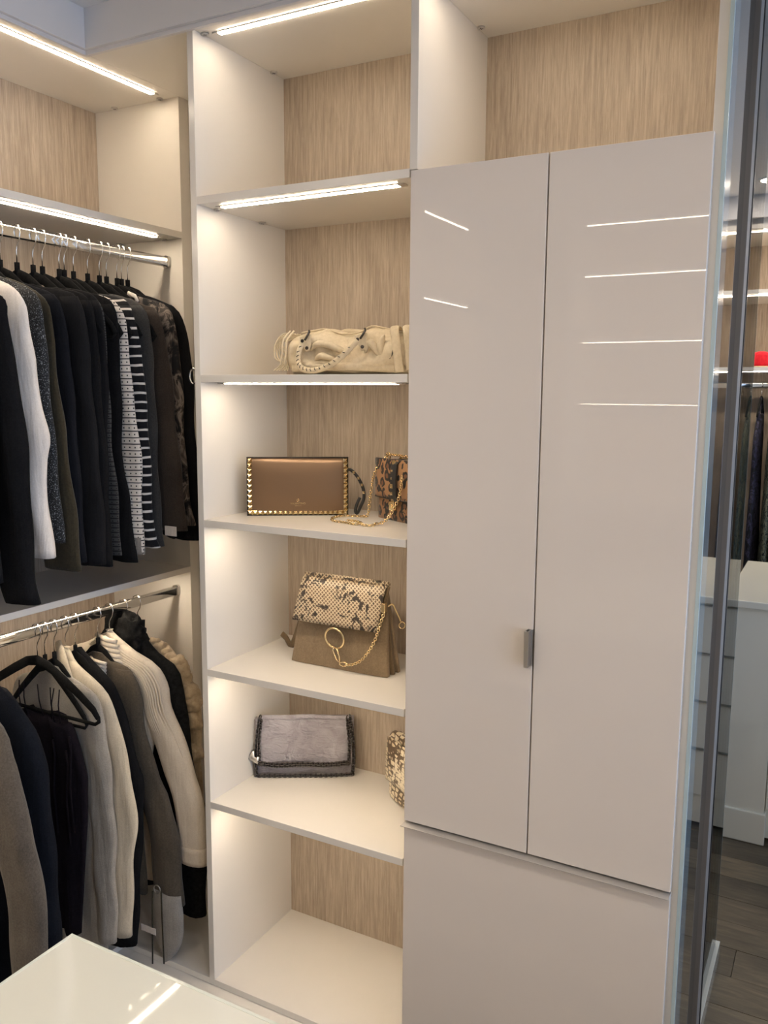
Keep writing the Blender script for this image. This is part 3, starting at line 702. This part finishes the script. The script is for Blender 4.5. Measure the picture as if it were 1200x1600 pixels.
# ---------------------------------------------------------------- handbags
leather_beige = fabric('beige_leather', S(202, 186, 156), S(222, 208, 182), 90, .25, 0, .48)
def chain(m, path, step, R, r, R2=None, n=8, mm=5):
    """links set along a path, alternately turned"""
    P = [Vector(p) for p in path]; seg = []; tot = 0
    for a_, b_ in zip(P, P[1:]): seg.append((tot, a_, b_)); tot += (b_ - a_).length
    k = 0; s_ = 0
    while s_ < tot:
        for (t0, a_, b_) in seg[::-1]:
            if s_ >= t0: break
        d = (b_ - a_).normalized(); p = a_ + d * (s_ - t0)
        u = Vector((0, -1, .3)); u = (u - d * u.dot(d)).normalized(); w = d.cross(u)
        u, w = (u + w).normalized(), (w - u).normalized()
        m.torus(p, d, u if k % 2 else w, R, r, n, mm, R2 or R * .72); s_ += step; k += 1
    return m
def arc(pts, k=8):
    P = [Vector(p) for p in ([pts[0]] + list(pts) + [pts[-1]])]; out = []
    for i in range(1, len(P) - 2):
        for j in range(k):
            t = j / k; p0, p1, p2, p3 = P[i - 1:i + 3]
            out.append(.5 * (2 * p1 + (p2 - p0) * t + (2 * p0 - 5 * p1 + 4 * p2 - p3) * t * t + (3 * p1 - p0 - 3 * p2 + p3) * t ** 3))
    out.append(P[-1]); return out

# --- slouchy beige bag on the upper lit shelf
ZS = Z2 + TH
bg = thing('slouchy_handbag', (.36, .20, ZS), 'slouchy beige leather handbag with braided handles and fringe on the highest bag shelf', 'handbag')
top = [(.165, .055), (.178, .098), (.200, .108), (.23, .113), (.265, .116), (.30, .106), (.33, .102), (.37, .104), (.40, .118), (.435, .112), (.47, .105), (.51, .096), (.545, .07), (.558, .04)]
rings = []
for i in range(57):
    x = .165 + (.558 - .165) * i / 56; h = edge_at([(b_, -a_) for a_, b_ in top], -x)
    ring = []
    e_ = min(1, (x - .160) / .03, (.563 - x) / .03) ** .5
    for k in range(28):
        a_ = 2 * math.pi * k / 28; c_, s_ = math.cos(a_), math.sin(a_)
        yy = .195 - .085 * e_ * math.copysign(abs(c_) ** .6, c_) * (1 - .42 * max(0, s_))
        zz = h / 2 + h / 2 * math.copysign(abs(s_) ** .55, s_)
        n1 = noise.noise(Vector((x * 14, zz * 18, k * .03 + 3))); n2 = noise.noise(Vector((x * 33 + zz * 22, zz * 26, 7)))
        q1 = x * 16 + zz * 30; rg1 = 1 - abs(noise.noise(Vector((q1 * .55, x * 7 - zz * 20, 4.2)))) * 2.4
        gz = math.exp(-((x - .29) / .06) ** 2 - ((zz - .055) / .022) ** 2) + .8 * math.exp(-((x - .405) / .035) ** 2 - ((zz - .05) / .02) ** 2)
        yy += (.016 * n1 + .012 * n2) * (1 if abs(s_) < .95 else .3) + max(0, c_) * (.036 * gz - .024 * max(0, rg1))
        ring.append((x, yy, ZS + max(.0005, zz + (.004 * n1 if s_ > .5 else 0))))
    rings.append(ring)
MB().loft(rings).build('body', leather_beige, bg, sub=1)
MB().tube(arc([(x, .150 + .01 * math.sin(x * 30), ZS + h - .003) for x, h in top[2:12]], 4), .0022, 6).build('top_piping', leather_beige, bg)
MB().tube(arc([(.20, .108, ZS + .018), (.28, .104, ZS + .020), (.37, .104, ZS + .020), (.46, .106, ZS + .016), (.53, .112, ZS + .012)]), .010, 10, .006).build('base_fold', leather_beige, bg)
hpath = arc([(.232, .103, ZS + .078), (.228, .090, ZS + .050), (.236, .082, ZS + .024), (.262, .078, ZS + .011), (.295, .078, ZS + .013), (.330, .080, ZS + .026), (.362, .086, ZS + .050), (.388, .100, ZS + .080)])
hnd = MB().tube(hpath, .0075, 10, .0055).build('handle', leather_beige, bg)
for k in range(3, len(hpath) - 3, 3):
    p = hpath[k]; d = (hpath[k + 1] - hpath[k - 1]).normalized(); w_ = d.cross(Vector((0, 1, 0)))
    MB().tube([p + w_ * .0072 - d * .002, p + w_ * .003 - Vector((0, .0062, 0)), p + w_ * -.001 - Vector((0, .0066, 0)) + d * .003], .0009, 5).build('stitch', 'rubber', hnd)
MB().tube(arc([(.25, .235, ZS + .10), (.27, .245, ZS + .112), (.33, .25, ZS + .108), (.39, .245, ZS + .11), (.41, .235, ZS + .10)]), .0075, 10, .0055).build('handle', leather_beige, bg)
for x in (.240, .394):
    tb = MB().prism([(x - .014, ZS + .092), (x + .017, ZS + .098), (x + .019, ZS + .078), (x + .014, ZS + .060), (x + .004, ZS + .056), (x - .004, ZS + .070), (x - .014, ZS + .074)], 'y', .098, .104).build('tab', leather_beige, bg, bevel=.0015)
    for dx, dz in ((-.005, .082), (.008, .065)):
        MB().disc((x + dx, .098, ZS + dz), (0, -1, 0), .0042, .002, 14).build('rivet', 'gunmetal', tb)
    MB().tube([(x + .004, .095, ZS + .084), (x + .012, .092, ZS + .092), (x + .017, .095, ZS + .102), (x + .013, .1, ZS + .106)], .0028, 8).build('buckle', 'gunmetal', tb)
for k in range(6):
    o_ = .008 * k
    MB().tube(arc([(.185, .13 + .012 * k, ZS + .102), (.165 - .004 * k, .115 + .010 * k, ZS + .100 - o_ * .3), (.150 - .003 * k, .105 + .010 * k, ZS + .075 + o_ * .2), (.150 + .003 * k, .103 + .008 * k, ZS + .045), (.168 + .004 * k, .105, ZS + .030 - .002 * k), (.150 + .008 * k, .098, ZS + .012)]), .0020, 6).build('fringe_cord', leather_beige, bg)
for dx in (0, .011):
    MB().tube(arc([(.186 + dx, .118, ZS + .108), (.178 + dx, .100, ZS + .085), (.176 + dx, .097, ZS + .055), (.172 + dx, .096, ZS + .025)]), .0030, 6, .0018).build('fringe_cord', leather_beige, bg)
MB().tube(arc([(.450, .20, ZS + .088), (.462, .16, ZS + .108), (.474, .125, ZS + .110), (.486, .098, ZS + .098), (.495, .090, ZS + .070), (.500, .088, ZS + .040), (.504, .090, ZS + .006)]), .003, 10, .011, (1, 0, 0)).build('shoulder_strap', leather_beige, bg)
MB().tube(arc([(.478, .21, ZS + .086), (.490, .165, ZS + .110), (.504, .125, ZS + .110), (.518, .100, ZS + .094), (.525, .094, ZS + .050), (.528, .094, ZS + .010)]), .003, 10, .010, (1, 0, 0)).build('shoulder_strap', leather_beige, bg)
MB().tube(arc([(.482, .10, ZS + .078), (.487, .094, ZS + .060), (.482, .096, ZS + .046), (.474, .099, ZS + .038)]), .003, 6).build('zip', 'gunmetal', bg)

for P in ([(.250, .112, ZS + .060), (.272, .104, ZS + .074), (.305, .104, ZS + .072), (.345, .108, ZS + .056), (.372, .114, ZS + .048)], [(.262, .112, ZS + .036), (.285, .103, ZS + .046), (.312, .104, ZS + .040), (.335, .112, ZS + .028)], [(.402, .110, ZS + .052), (.418, .103, ZS + .074), (.432, .104, ZS + .062), (.446, .110, ZS + .034)], [(.452, .112, ZS + .092), (.446, .106, ZS + .066), (.452, .108, ZS + .036)]):
    nP = arc(P); MB().tube(nP, [.0022 + .0068 * math.sin(math.pi * k / (len(nP) - 1)) for k in range(len(nP))], 10).build('leather_fold', leather_beige, bg)

# --- bronze studded clutch
a = pbr('bronze_metallic_leather', S(128, 104, 82), .36, .75, .5)
f = a.noise(a.coord(), 700, 3); a.bump(f, .25, .0006); bronze = a.m
c2 = thing('studded_clutch', (.051, .111, Z3), 'bronze metallic envelope clutch with pyramid studs and wrist strap', 'clutch bag', rz=33.6)
BW, BH = .262, .152
rows = []
def panel(w, h, t, bulge, nx=14, nz=10, base=0, lean=0):
    """puffy slab: front at -y; returns MB"""
    F = []; m = MB()
    for side in (-1, 1):
        g_ = []
        for j in range(nz + 1):
            for i in range(nx + 1):
                u, v_ = i / nx, j / nz; e_ = (1 - (2 * u - 1) ** 4) * (1 - (2 * v_ - 1) ** 4)
                g_.append((u * w, side * (t / 2 + bulge * e_) + lean * v_, base + v_ * h))
        fs = []
        for j in range(nz):
            for i in range(nx):
                q_ = j * (nx + 1) + i; f_ = (q_, q_ + 1, q_ + nx + 2, q_ + nx + 1); fs.append(f_ if side < 0 else f_[::-1])
        m.add(g_, fs, True)
    N_ = (nx + 1) * (nz + 1)
    edge = [i for i in range(nx + 1)] + [j * (nx + 1) + nx for j in range(1, nz + 1)] + [nz * (nx + 1) + i for i in range(nx - 1, -1, -1)] + [j * (nx + 1) for j in range(nz - 1, 0, -1)]
    base_i = len(m.v) - 2 * N_
    for k in range(len(edge)):
        p, q_ = edge[k], edge[(k + 1) % len(edge)]; m.f.append((base_i + q_, base_i + p, base_i + N_ + p, base_i + N_ + q_)); m.sm.append(False)
    return m
def place(m, name, mat, parent, dy=0, **k):
    m.v = [(x, y + dy, z) for x, y, z in m.v]; return m.build(name, mat, parent, local=True, **k)
place(panel(BW, BH, .016, .007), 'body', bronze, c2, .012)
place(panel(BW + .002, BH * .98, .003, .001), 'flap', bronze, c2, -.004) if 0 else None
MB().tube([(0, .002, 0), (0, .002, BH), (BW, .002, BH), (BW, .002, 0), (0, .002, 0)], .0012, 5).build('edge_piping', 'rubber', c2, local=True)
s_ = .0062
stud_me = MB().add([(-s_, 0, -s_), (s_, 0, -s_), (s_, 0, s_), (-s_, 0, s_), (0, -.0055, 0)], [(0, 1, 4), (1, 2, 4), (2, 3, 4), (3, 0, 4), (3, 2, 1, 0)]).mesh('stud'); stud_me.materials.append(M['gold'])
def stud(parent, loc, sc=1, rot=(0, 0, 0)):
    o = bpy.data.objects.new('stud', stud_me); COL.objects.link(o); o.parent = parent; o.location = loc; o.scale = (sc, sc, sc); o.rotation_euler = rot; return o
for k in range(11):
    for x in (.007, BW - .007): stud(c2, (x, .0032, .008 + k * (BH - .016) / 10))
for k in range(1, 19): stud(c2, (.007 + k * (BW - .014) / 19, .0032, .0078))
def text_mesh(name, body, size, mat, parent, loc, ext=.0003):
    cu = bpy.data.curves.new(name, 'FONT'); cu.body = body; cu.size = size; cu.align_x = 'CENTER'; cu.extrude = ext; cu.resolution_u = 3
    tmp = bpy.data.objects.new('tmp_text', cu); COL.objects.link(tmp)
    me = bpy.data.meshes.new_from_object(tmp.evaluated_get(bpy.context.evaluated_depsgraph_get())); bpy.data.objects.remove(tmp)
    o = bpy.data.objects.new(name, me); COL.objects.link(o); me.materials.append(M[mat]); o.parent = parent; o.location = loc; o.rotation_euler = (math.radians(90), 0, 0); return o
text_mesh('stamped_lettering', 'VALENTINO', .0072, 'gold', c2, (.131, -.0042, .0300))
text_mesh('stamped_lettering', 'GARAVANI', .0034, 'gold', c2, (.131, -.0036, .0250))
MB().torus((.131, -.0044, .0405), (1, 0, 0), (0, 0, 1), .0036, .0005, 16, 5).tube([(.1285, -.0044, .0425), (.131, -.0044, .0378), (.1335, -.0044, .0425)], .0006, 5).build('stamped_emblem', 'gold', c2, local=True)
ws = MB().tube(arc([(.258, .016, .121), (.272, .012, .116), (.288, .008, .098), (.301, .004, .070), (.303, .0, .045), (.294, .0, .022), (.286, .0, .006), (.281, .001, .010), (.284, .003, .026), (.293, .006, .046)]), .0042, 8, .0018).build('wrist_strap', 'rubber', c2, local=True)
MB().torus((.262, .014, .119), (1, 0, 0), (0, 0, 1), .005, .0013, 14, 6).build('strap_ring', 'gold', ws, local=True)
for x, z in ((.276, .113), (.288, .098), (.297, .080), (.302, .060)): stud(ws, (x, -.002, z), .55)

# --- leopard shoulder bag
def leopard():
    a = pbr('leopard_calf_hair', S(140, 100, 62), .6, 0, .3, 0, .15)
    v = a.coord((1, 1, .8)); n1 = a.noise(v, 45, 2, .5, .8)
    vo = a.n('ShaderNodeTexVoronoi', _Scale=48.0); vo.feature = 'F1'; vo.distance = 'EUCLIDEAN'
    mp = a.n('ShaderNodeVectorMath', operation='ADD'); sc = a.n('ShaderNodeVectorMath', operation='SCALE'); sc.inputs[3].default_value = .012
    nz = a.n('ShaderNodeTexNoise', _Scale=60); a.l(v, nz.inputs['Vector']); a.l(nz.outputs['Color'], sc.inputs[0]); a.l(v, mp.inputs[0]); a.l(sc.outputs[0], mp.inputs[1]); a.l(mp.outputs[0], vo.inputs['Vector'])
    d = vo.outputs['Distance']
    ringm = a.math('MULTIPLY', a.math('GREATER_THAN', d, .26), a.math('LESS_THAN', d, .52)); brk = a.math('GREATER_THAN', n1, .36)
    core = a.math('LESS_THAN', d, .26)
    col = a.mix(core, S(148, 110, 74), S(106, 72, 46)); col = a.mix(a.math('MULTIPLY', ringm, brk), col, (.008, .006, .005)); a.color(col); return a.m
leo = leopard()
c3 = thing('leopard_bag', (.352, .262, Z3), 'leopard print shoulder bag with studded strap and gold chain beside the bronze clutch', 'handbag', rz=-28)
place(panel(.185, .150, .05, .006), 'body', leo, c3, .030)
place(panel(.189, .100, .004, .004, base=.056), 'flap', leo, c3, -.004)
MB().tube([(.0, -.006, .057), (.09, -.010, .055), (.188, -.006, .057)], .0012, 5).build('flap_piping', 'rubber', c3, local=True)
tr = MB().prism([(-.006, .0), (.0, -.012), (.0, .16), (.0, .16)], 'x', .086, .110) if 0 else MB()
tr.loft([[(.086, y, z), (.110, y, z), (.110, y - .004, z), (.086, y - .004, z)] for y, z in ((-.008, .046), (-.013, .07), (-.014, .11), (-.010, .145), (.002, .156), (.03, .158), (.05, .156))], smooth=False)
tr = tr.build('centre_strap', 'rubber', c3, local=True)
for k in range(6): stud(tr, (.091, -.016 + .002 * abs(k - 2), .054 + k * .0185), 1.15)
for k in range(3): stud(tr, (.094, .012 + k * .016, .158), 1.1, (math.radians(-90), 0, 0))
lk = MB().box(.082, .104, -.019, -.009, .030, .052).build('clasp', 'gold', c3, local=True, bevel=.0015)
MB().disc((.093, -.019, .041), (0, -1, 0), .005, .002, 12).build('clasp_boss', 'gold', lk, local=True)
MB().torus((.022, .020, .160), (1, 0, 0), (0, 0, 1), .009, .0018, 14, 6).build('strap_ring', 'gold', c3, local=True)
m = MB()
chain(m, arc([(.022, .018, .160), (.014, .000, .140), (.006, -.014, .110), (.000, -.020, .060), (-.004, -.024, .012), (-.006, -.030, .004)]), .0062, .0046, .0012)
chain(m, arc([(-.006, -.030, .004), (-.032, -.048, .003), (-.052, -.075, .003), (-.03, -.115, .003), (.01, -.135, .003), (.05, -.125, .003), (.085, -.118, .003), (.075, -.095, .003), (.04, -.092, .003), (.03, -.105, .004), (.075, -.105, .007), (.11, -.110, .004), (.125, -.095, .003), (.115, -.08, .004), (.118, -.050, .012), (.125, -.020, .06), (.14, -.018, .12)]), .0062, .0046, .0012)
chain(m, [(.03, .010, .164), (.08, .006, .166), (.14, .010, .164)], .0062, .0046, .0012)
m.build('chain', 'gold', c3, local=True)

# --- python-flap shoulder bag
def python_skin(name, c_light, c_dark, c_mid, scale=(150, 150, 190), blotch=16):
    a = pbr(name, c_light, .38, 0, .5)
    c = a.n('ShaderNodeTexCoord'); sp = a.n('ShaderNodeSeparateXYZ'); a.l(c.outputs['Object'], sp.inputs[0])
    X = a.math('MULTIPLY', a.math('ADD', sp.outputs['X'], a.math('MULTIPLY', sp.outputs['Y'], .6)), scale[0]); Z = a.math('MULTIPLY', sp.outputs['Z'], scale[2])
    u = a.math('ADD', X, Z); v = a.math('SUBTRACT', X, Z)
    du = a.math('ABSOLUTE', a.math('SUBTRACT', a.math('FRACT', u), .5)); dv = a.math('ABSOLUTE', a.math('SUBTRACT', a.math('FRACT', v), .5))
    edge = a.math('MAXIMUM', du, dv)                     # 0 centre .. .5 edge of each scale
    b1 = a.noise(c.outputs['Object'], blotch, 3, .55, 1.2)
    fine = a.noise(c.outputs['Object'], blotch * 4, 2)
    cell = a.ramp(a.math('ADD', b1, a.math('MULTIPLY', a.math('SUBTRACT', fine, .5), .25)), [(.43, c_dark), (.47, c_mid), (.58, c_mid), (.63, c_dark)])
    rim = a.ramp(b1, [(.40, c_dark), (.435, c_light), (.60, c_light), (.66, c_dark)])
    a.color(a.mix(a.math('GREATER_THAN', edge, .33), cell, rim)); a.bump(a.math('SUBTRACT', .5, edge), .35, .001); return a.m
pysk = python_skin('python_leather', S(200, 184, 156), S(52, 42, 35), S(112, 90, 70), (92, 92, 100), 24)
suede = fabric('taupe_suede_leather', S(116, 99, 78), S(142, 124, 100), 220, .25, .2, .85)
suede_d = fabric('dark_taupe_suede', S(96, 80, 60), S(118, 100, 76), 220, .25, .2, .85)
c4_ = thing('python_flap_bag', (.29, .20, Z4), 'taupe suede shoulder bag with python flap, gold ring and chain', 'handbag')
def slab(x0b, x1b, x0t, x1t, y0b, y1b, y0t, y1t, h, bulge=.003, nz=8, nx=10, zb=.0005):
    rings = []
    for j in range(nz + 1):
        v_ = j / nz; x0 = x0b + (x0t - x0b) * v_; x1 = x1b + (x1t - x1b) * v_; y0 = y0b + (y0t - y0b) * v_; y1 = y1b + (y1t - y1b) * v_
        bl = bulge * (1 - (2 * v_ - 1) ** 4); r_ = min(.008, (y1 - y0) * .45)
        ring = []
        for i in range(nx + 1): u = i / nx; ring.append((x0 + (x1 - x0) * u, y0 - bl * (1 - (2 * u - 1) ** 4) + (r_ * .5 if i in (0, nx) else 0), zb + v_ * h))
        for i in range(nx + 1): u = 1 - i / nx; ring.append((x0 + (x1 - x0) * u, y1 - (r_ * .5 if i in (0, nx) else 0), zb + v_ * h))
        rings.append(ring)
    return MB().loft(rings)
def at4(m): m.v = [(x, y, z + Z4) for x, y, z in m.v]; return m
at4(slab(.146, .437, .172, .414, .163, .185, .198, .215, .222)).build('body', suede, c4_, bevel=.002)
at4(slab(.150, .441, .176, .412, .190, .208, .202, .216, .216, 0)).build('gusset', suede_d, c4_, bevel=.002)
at4(slab(.152, .443, .178, .412, .212, .232, .206, .222, .216, 0)).build('gusset', suede, c4_, bevel=.002)
fl = []
for v_, y0, z in ((0, .1555, .117), (.12, .158, .130), (.5, .170, .172), (.85, .183, .212), (.95, .190, .226), (1, .200, .232)):
    x0 = .158 + (.170 - .158) * v_; x1 = .412 + (.418 - .412) * v_
    fl.append([(x0 + (x1 - x0) * i / 12, y0 - .002 * math.sin(math.pi * i / 12), Z4 + z) for i in range(13)] + [(x0 + (x1 - x0) * i / 12, y0 + .003, Z4 + z - (.003 if v_ > .9 else 0)) for i in range(12, -1, -1)])
flp = MB().loft(fl, smooth=True).build('flap', pysk, c4_)
MB().tube([(.168, .206, Z4 + .2315), (.29, .206, Z4 + .2325), (.420, .206, Z4 + .2315)], .0065, 10).build('top_roll', pysk, flp)
MB().tube([(.412, .170, Z4 + .15), (.418, .186, Z4 + .19), (.420, .204, Z4 + .225)], .004, 6).build('flap_side', suede_d, flp)
rg = MB().torus((.291, .1525, Z4 + .086), (1, 0, 0), (0, -.15, 1), .0275, .0030, 28, 8).build('ring', 'gold', c4_)
MB().tube([(.291, .150, Z4 + .062), (.287, .149, Z4 + .055), (.300, .148, Z4 + .032), (.309, .148, Z4 + .026), (.308, .148, Z4 + .040), (.300, .149, Z4 + .060)], .0024, 8).build('clip', 'gold', rg)
m = MB()
m.torus((.319, .149, Z4 + .023), (1, 0, .1), (0, -.3, 1), .011, .0018, 16, 6, .006)
chain(m, arc([(.330, .149, Z4 + .023), (.345, .149, Z4 + .026), (.370, .150, Z4 + .040), (.392, .153, Z4 + .068), (.408, .156, Z4 + .100), (.420, .160, Z4 + .140), (.428, .166, Z4 + .170)]), .0064, .0048, .0014)
m.build('chain', 'gold', c4_)
B('chain_tab', 'gold', (.420, .430, .162, .176, Z4 + .168, Z4 + .192), c4_, bevel=.002)
hk = MB().tube(arc([(.424, .19, Z4 + .178), (.432, .20, Z4 + .182), (.438, .205, Z4 + .168), (.445, .21, Z4 + .150), (.449, .212, Z4 + .138)]), .0024, 8).build('strap_hook', 'gold', c4_)
MB().torus((.453, .213, Z4 + .128), (1, 0, .2), (0, 0, 1), .0085, .0018, 16, 6).build('hook_ring', 'gold', hk)
MB().tube(arc([(.176, .228, Z4 + .200), (.135, .245, Z4 + .12), (.085, .262, Z4 + .012), (.062, .262, Z4 + .026), (.048, .262, Z4 + .036)]), .009, 8, .002).build('shoulder_strap', suede_d, c4_)

# --- pewter fold-over clutch with chain trim
a = pbr('pewter_shimmer_leather', S(152, 140, 136), .17, .45, .6); f = a.noise(a.coord(), 900, 2); g = a.noise(a.coord((1, 1, 1)), 16, 4, .6, 1)
a.color(a.ramp(g, [(.35, S(184, 178, 186)), (.65, S(216, 212, 220))])); h_ = a.math('ADD', a.math('ADD', a.math('MULTIPLY', f, .25), a.math('MULTIPLY', g, 1.5)), a.math('MULTIPLY', a.noise(a.coord((.6, 1, 1.6)), 55, 3, .5, 1.5), .7)); a.bump(h_, .9, .012); pewter = a.m
c5_ = thing('foldover_clutch', (.0, .178, Z5), 'pewter metallic fold-over clutch trimmed with dark chain', 'clutch bag', rz=30.2)
def wavy(m, amp, fr, seed):
    m.v = [(x, y + amp * noise.noise(Vector((x * fr, z * fr, seed))), z) for x, y, z in m.v]; return m
place(wavy(panel(.276, .165, .020, .014, 24, 18), .010, 20, 3), 'body', pewter, c5_, .022)
c5_.location.x += .013
fm = wavy(panel(.248, .128, .003, .005, 24, 18, base=.042, lean=.010), .009, 22, 9); fm.v = [(x + .013, y, z) for x, y, z in fm.v]; place(fm, 'flap', pewter, c5_, -.004) 
MB().tube(arc([(.02, .010, .170), (.09, .004, .172), (.15, .004, .174), (.21, .004, .172), (.262, .010, .170)]), .007, 10).build('fold_roll', pewter, c5_, local=True)
def trim(path, nm, step=.0052, R=.0052, r=.0016): chain(MB(), arc(path), step, R, r).build(nm, 'gunmetal', c5_, local=True) if 0 else None
def chain_trim(path, step=.0072, R=.0066, r=.0022):
    m = MB(); chain(m, arc(path), step, R, r); return m.build('chain_trim', 'gunmetal', c5_, local=True)
chain_trim([(.002, .002, .006), (.0, .004, .05), (.004, .004, .10), (.010, .004, .150), (.014, .010, .172)])
chain_trim([(.012, -.004, .040), (.010, -.002, .09), (.014, .0, .14), (.018, .006, .172)])
chain_trim([(.272, .002, .006), (.276, .004, .05), (.274, .004, .10), (.268, .004, .150), (.264, .010, .172)])
chain_trim([(.262, -.004, .040), (.264, -.002, .09), (.260, .0, .14), (.258, .006, .172)])
chain_trim([(.012, -.008, .040), (.06, -.012, .036), (.13, -.013, .038), (.20, -.012, .036), (.262, -.008, .040)])
chain_trim([(.012, -.010, .046), (.06, -.013, .042), (.13, -.014, .044), (.20, -.013, .042), (.262, -.009, .046)])
chain_trim([(.004, -.004, .004), (.07, -.006, .004), (.14, -.006, .004), (.21, -.006, .004), (.272, -.002, .006)])
MB().tube([(-.004, -.004, .078), (-.010, -.006, .058), (.006, -.010, .050), (.010, -.008, .062)], [.003, .010, .010, .004], 8, .004).build('metal_charm', 'alu', c5_, local=True)

# --- pale snakeskin clutch half hidden by the cabinet
a = pbr('pale_python_belly', S(222, 206, 172), .35, 0, .5)
vo = a.n('ShaderNodeTexVoronoi', _Scale=1.0, _Randomness=.55); vo.feature = 'DISTANCE_TO_EDGE'; a.l(a.coord((46, 30, 88)), vo.inputs['Vector'])
fn = a.noise(a.coord((1, 1, .8)), 20, 3, .6, .8)
rim = a.math('LESS_THAN', vo.outputs['Distance'], a.math('ADD', .05, a.math('MULTIPLY', a.math('SUBTRACT', fn, .42), .7)))
a.color(a.mix(rim, a.ramp(fn, [(.35, S(236, 224, 198)), (.65, S(206, 188, 154))]), S(96, 78, 58))); a.bump(vo.outputs['Distance'], .5, .002); pysk2 = a.m
c6 = thing('snakeskin_clutch', (.372, .262, Z5), 'pale snakeskin clutch standing against the cabinet beside the pewter clutch', 'clutch bag', rz=-33)
rings = []
for j in range(17):
    v_ = j / 16; h = .186; z = .0008 + h * v_; ins = .012 * (1 - v_) ** 2 - .006 * v_ + .03 * smooth(.82, 1, v_) ** 2; ring = []
    wv = .2; tk = .026 * (1 - .55 * v_) * (1 - .22 * math.exp(-((v_ - .27) / .05) ** 2))
    for k in range(24):
        a_ = 2 * math.pi * k / 24; c_, s_ = math.cos(a_), math.sin(a_)
        ring.append((.1 + (.1 - ins) * math.copysign(abs(c_) ** .5, c_), .028 + tk * math.copysign(abs(s_) ** .75, s_), z))
    rings.append(ring)
MB().loft(rings).build('body', pysk2, c6, local=True, sub=1)
fm = panel(.164, .122, .003, .005, base=.052); fm.v = [(x + .020 + .012 * max(0, (z - .12) / .06) * (1 if x < .08 else -1), y, z) for x, y, z in fm.v]; place(fm, 'flap', pysk2, c6, .001)

# ---------------------------------------------------------------- things in the far room
fdark = floral('dark_floral_crepe', (.006, .006, .009), (.012, .012, .02), (.05, .045, .09), 30)
fmulti = floral('green_floral_crepe', S(20, 24, 26), S(58, 66, 62), S(120, 118, 96), 46)
fred = floral('red_black_print', (.01, .008, .008), S(70, 24, 24), (.012, .01, .01), 20)
def dress(x, label, mat, w=.16, hem=-1.0, wide=.05):
    t = thing('hanging_dress', (x, 3.15, hem), label, 'dress', 'dresses in the far wardrobe'); rings = []
    for j in range(16):
        f_ = j / 15; z = -.10 + (hem + .10) * f_
        hw = (.05 + .13 * smooth(0, .12, f_)) * (1 - .25 * math.exp(-((f_ - .4) / .15) ** 2)) + .03 * f_
        rings.append([(x + .016 * math.cos(a_ * .314) * (1 + 1.0 * f_) * (1 + .3 * math.sin(a_ * 1.3 + x * 40)) , 3.15 + hw * math.sin(a_ * .314) - .02 * math.sin(f_ * 5), z) for a_ in range(20)])
    MB().loft(rings).build('body', mat, t)
    for s_ in (-1, 1): MB().tube([(x, 3.15 + s_ * .04, -.02), (x, 3.15 + s_ * .08, -.06), (x, 3.15 + s_ * .10, -.13)], .006, 6).build('strap', mat, t)
for i, (x, lb, mt, hem) in enumerate(((.70, 'black dress nearest the glass post in the far wardrobe', fdark, -1.1), (.80, 'grey dress seen through the glass pane', charc, -1.0), (1.005, 'black strappy dress seen beside the glass edge in the far wardrobe', fdark, -.95), (1.075, 'dark floral dress in the far wardrobe behind the pale island', fmulti, -.98), (1.14, 'dark red printed dress in the far wardrobe at the picture edge', fred, -1.0), (1.25, 'black dress beyond the red printed dress', blk2, -1.0), (1.38, 'green floral dress mirrored in the smoked glass', fmulti, -1.0), (1.5, 'navy dress mirrored in the smoked glass', navy, -1.0))):
    dress(x, lb, mt, hem=hem)
    t = thing('clothes_hanger', (x, 3.15, .045), 'dark hanger of the ' + lb.split(' in the')[0].split(' seen')[0].split(' mirrored')[0].split(' nearest')[0], 'hanger', 'hangers in the far wardrobe', 90)
    for nm, me in (('hook', hook_me), ('shoulder_arm', arm_me)):
        o = bpy.data.objects.new(nm, me); COL.objects.link(o); o.parent = t; o.scale = (.8, 1, .8)
redm = fabric('red_felt', S(170, 20, 34), S(206, 30, 44), 60, .3)
straw = fabric('straw', S(190, 168, 130), S(214, 196, 160), 120, .5)
rb = thing('red_hat', (1.00, 3.05, .130), 'small red hat on the far wardrobe shelf', 'hat')
MB().tube([(1.00, 3.05, .131), (1.00, 3.05, .150), (1.00, 3.05, .185), (1.00, 3.05, .205), (1.00, 3.05, .212)], [.062, .060, .056, .040, .010], 18).build('crown', redm, rb)
MB().tube([(1.00, 3.05, .131), (1.00, 3.05, .137)], .105, 22).build('brim', straw, rb)
sb_ = thing('straw_box', (.885, 3.05, .130), 'pale woven box on the far wardrobe shelf beside the red hat', 'box')
B('body', straw, (.845, .925, 3.01, 3.09, .130, .185), sb_, bevel=.006)
B('lid', straw, (.842, .928, 3.007, 3.093, .185, .203), sb_, bevel=.005)

# ---------------------------------------------------------------- lift the scene so that the floor is at z = 0
for o in list(bpy.data.objects):
    if o.parent is None: o.location.z += EYE
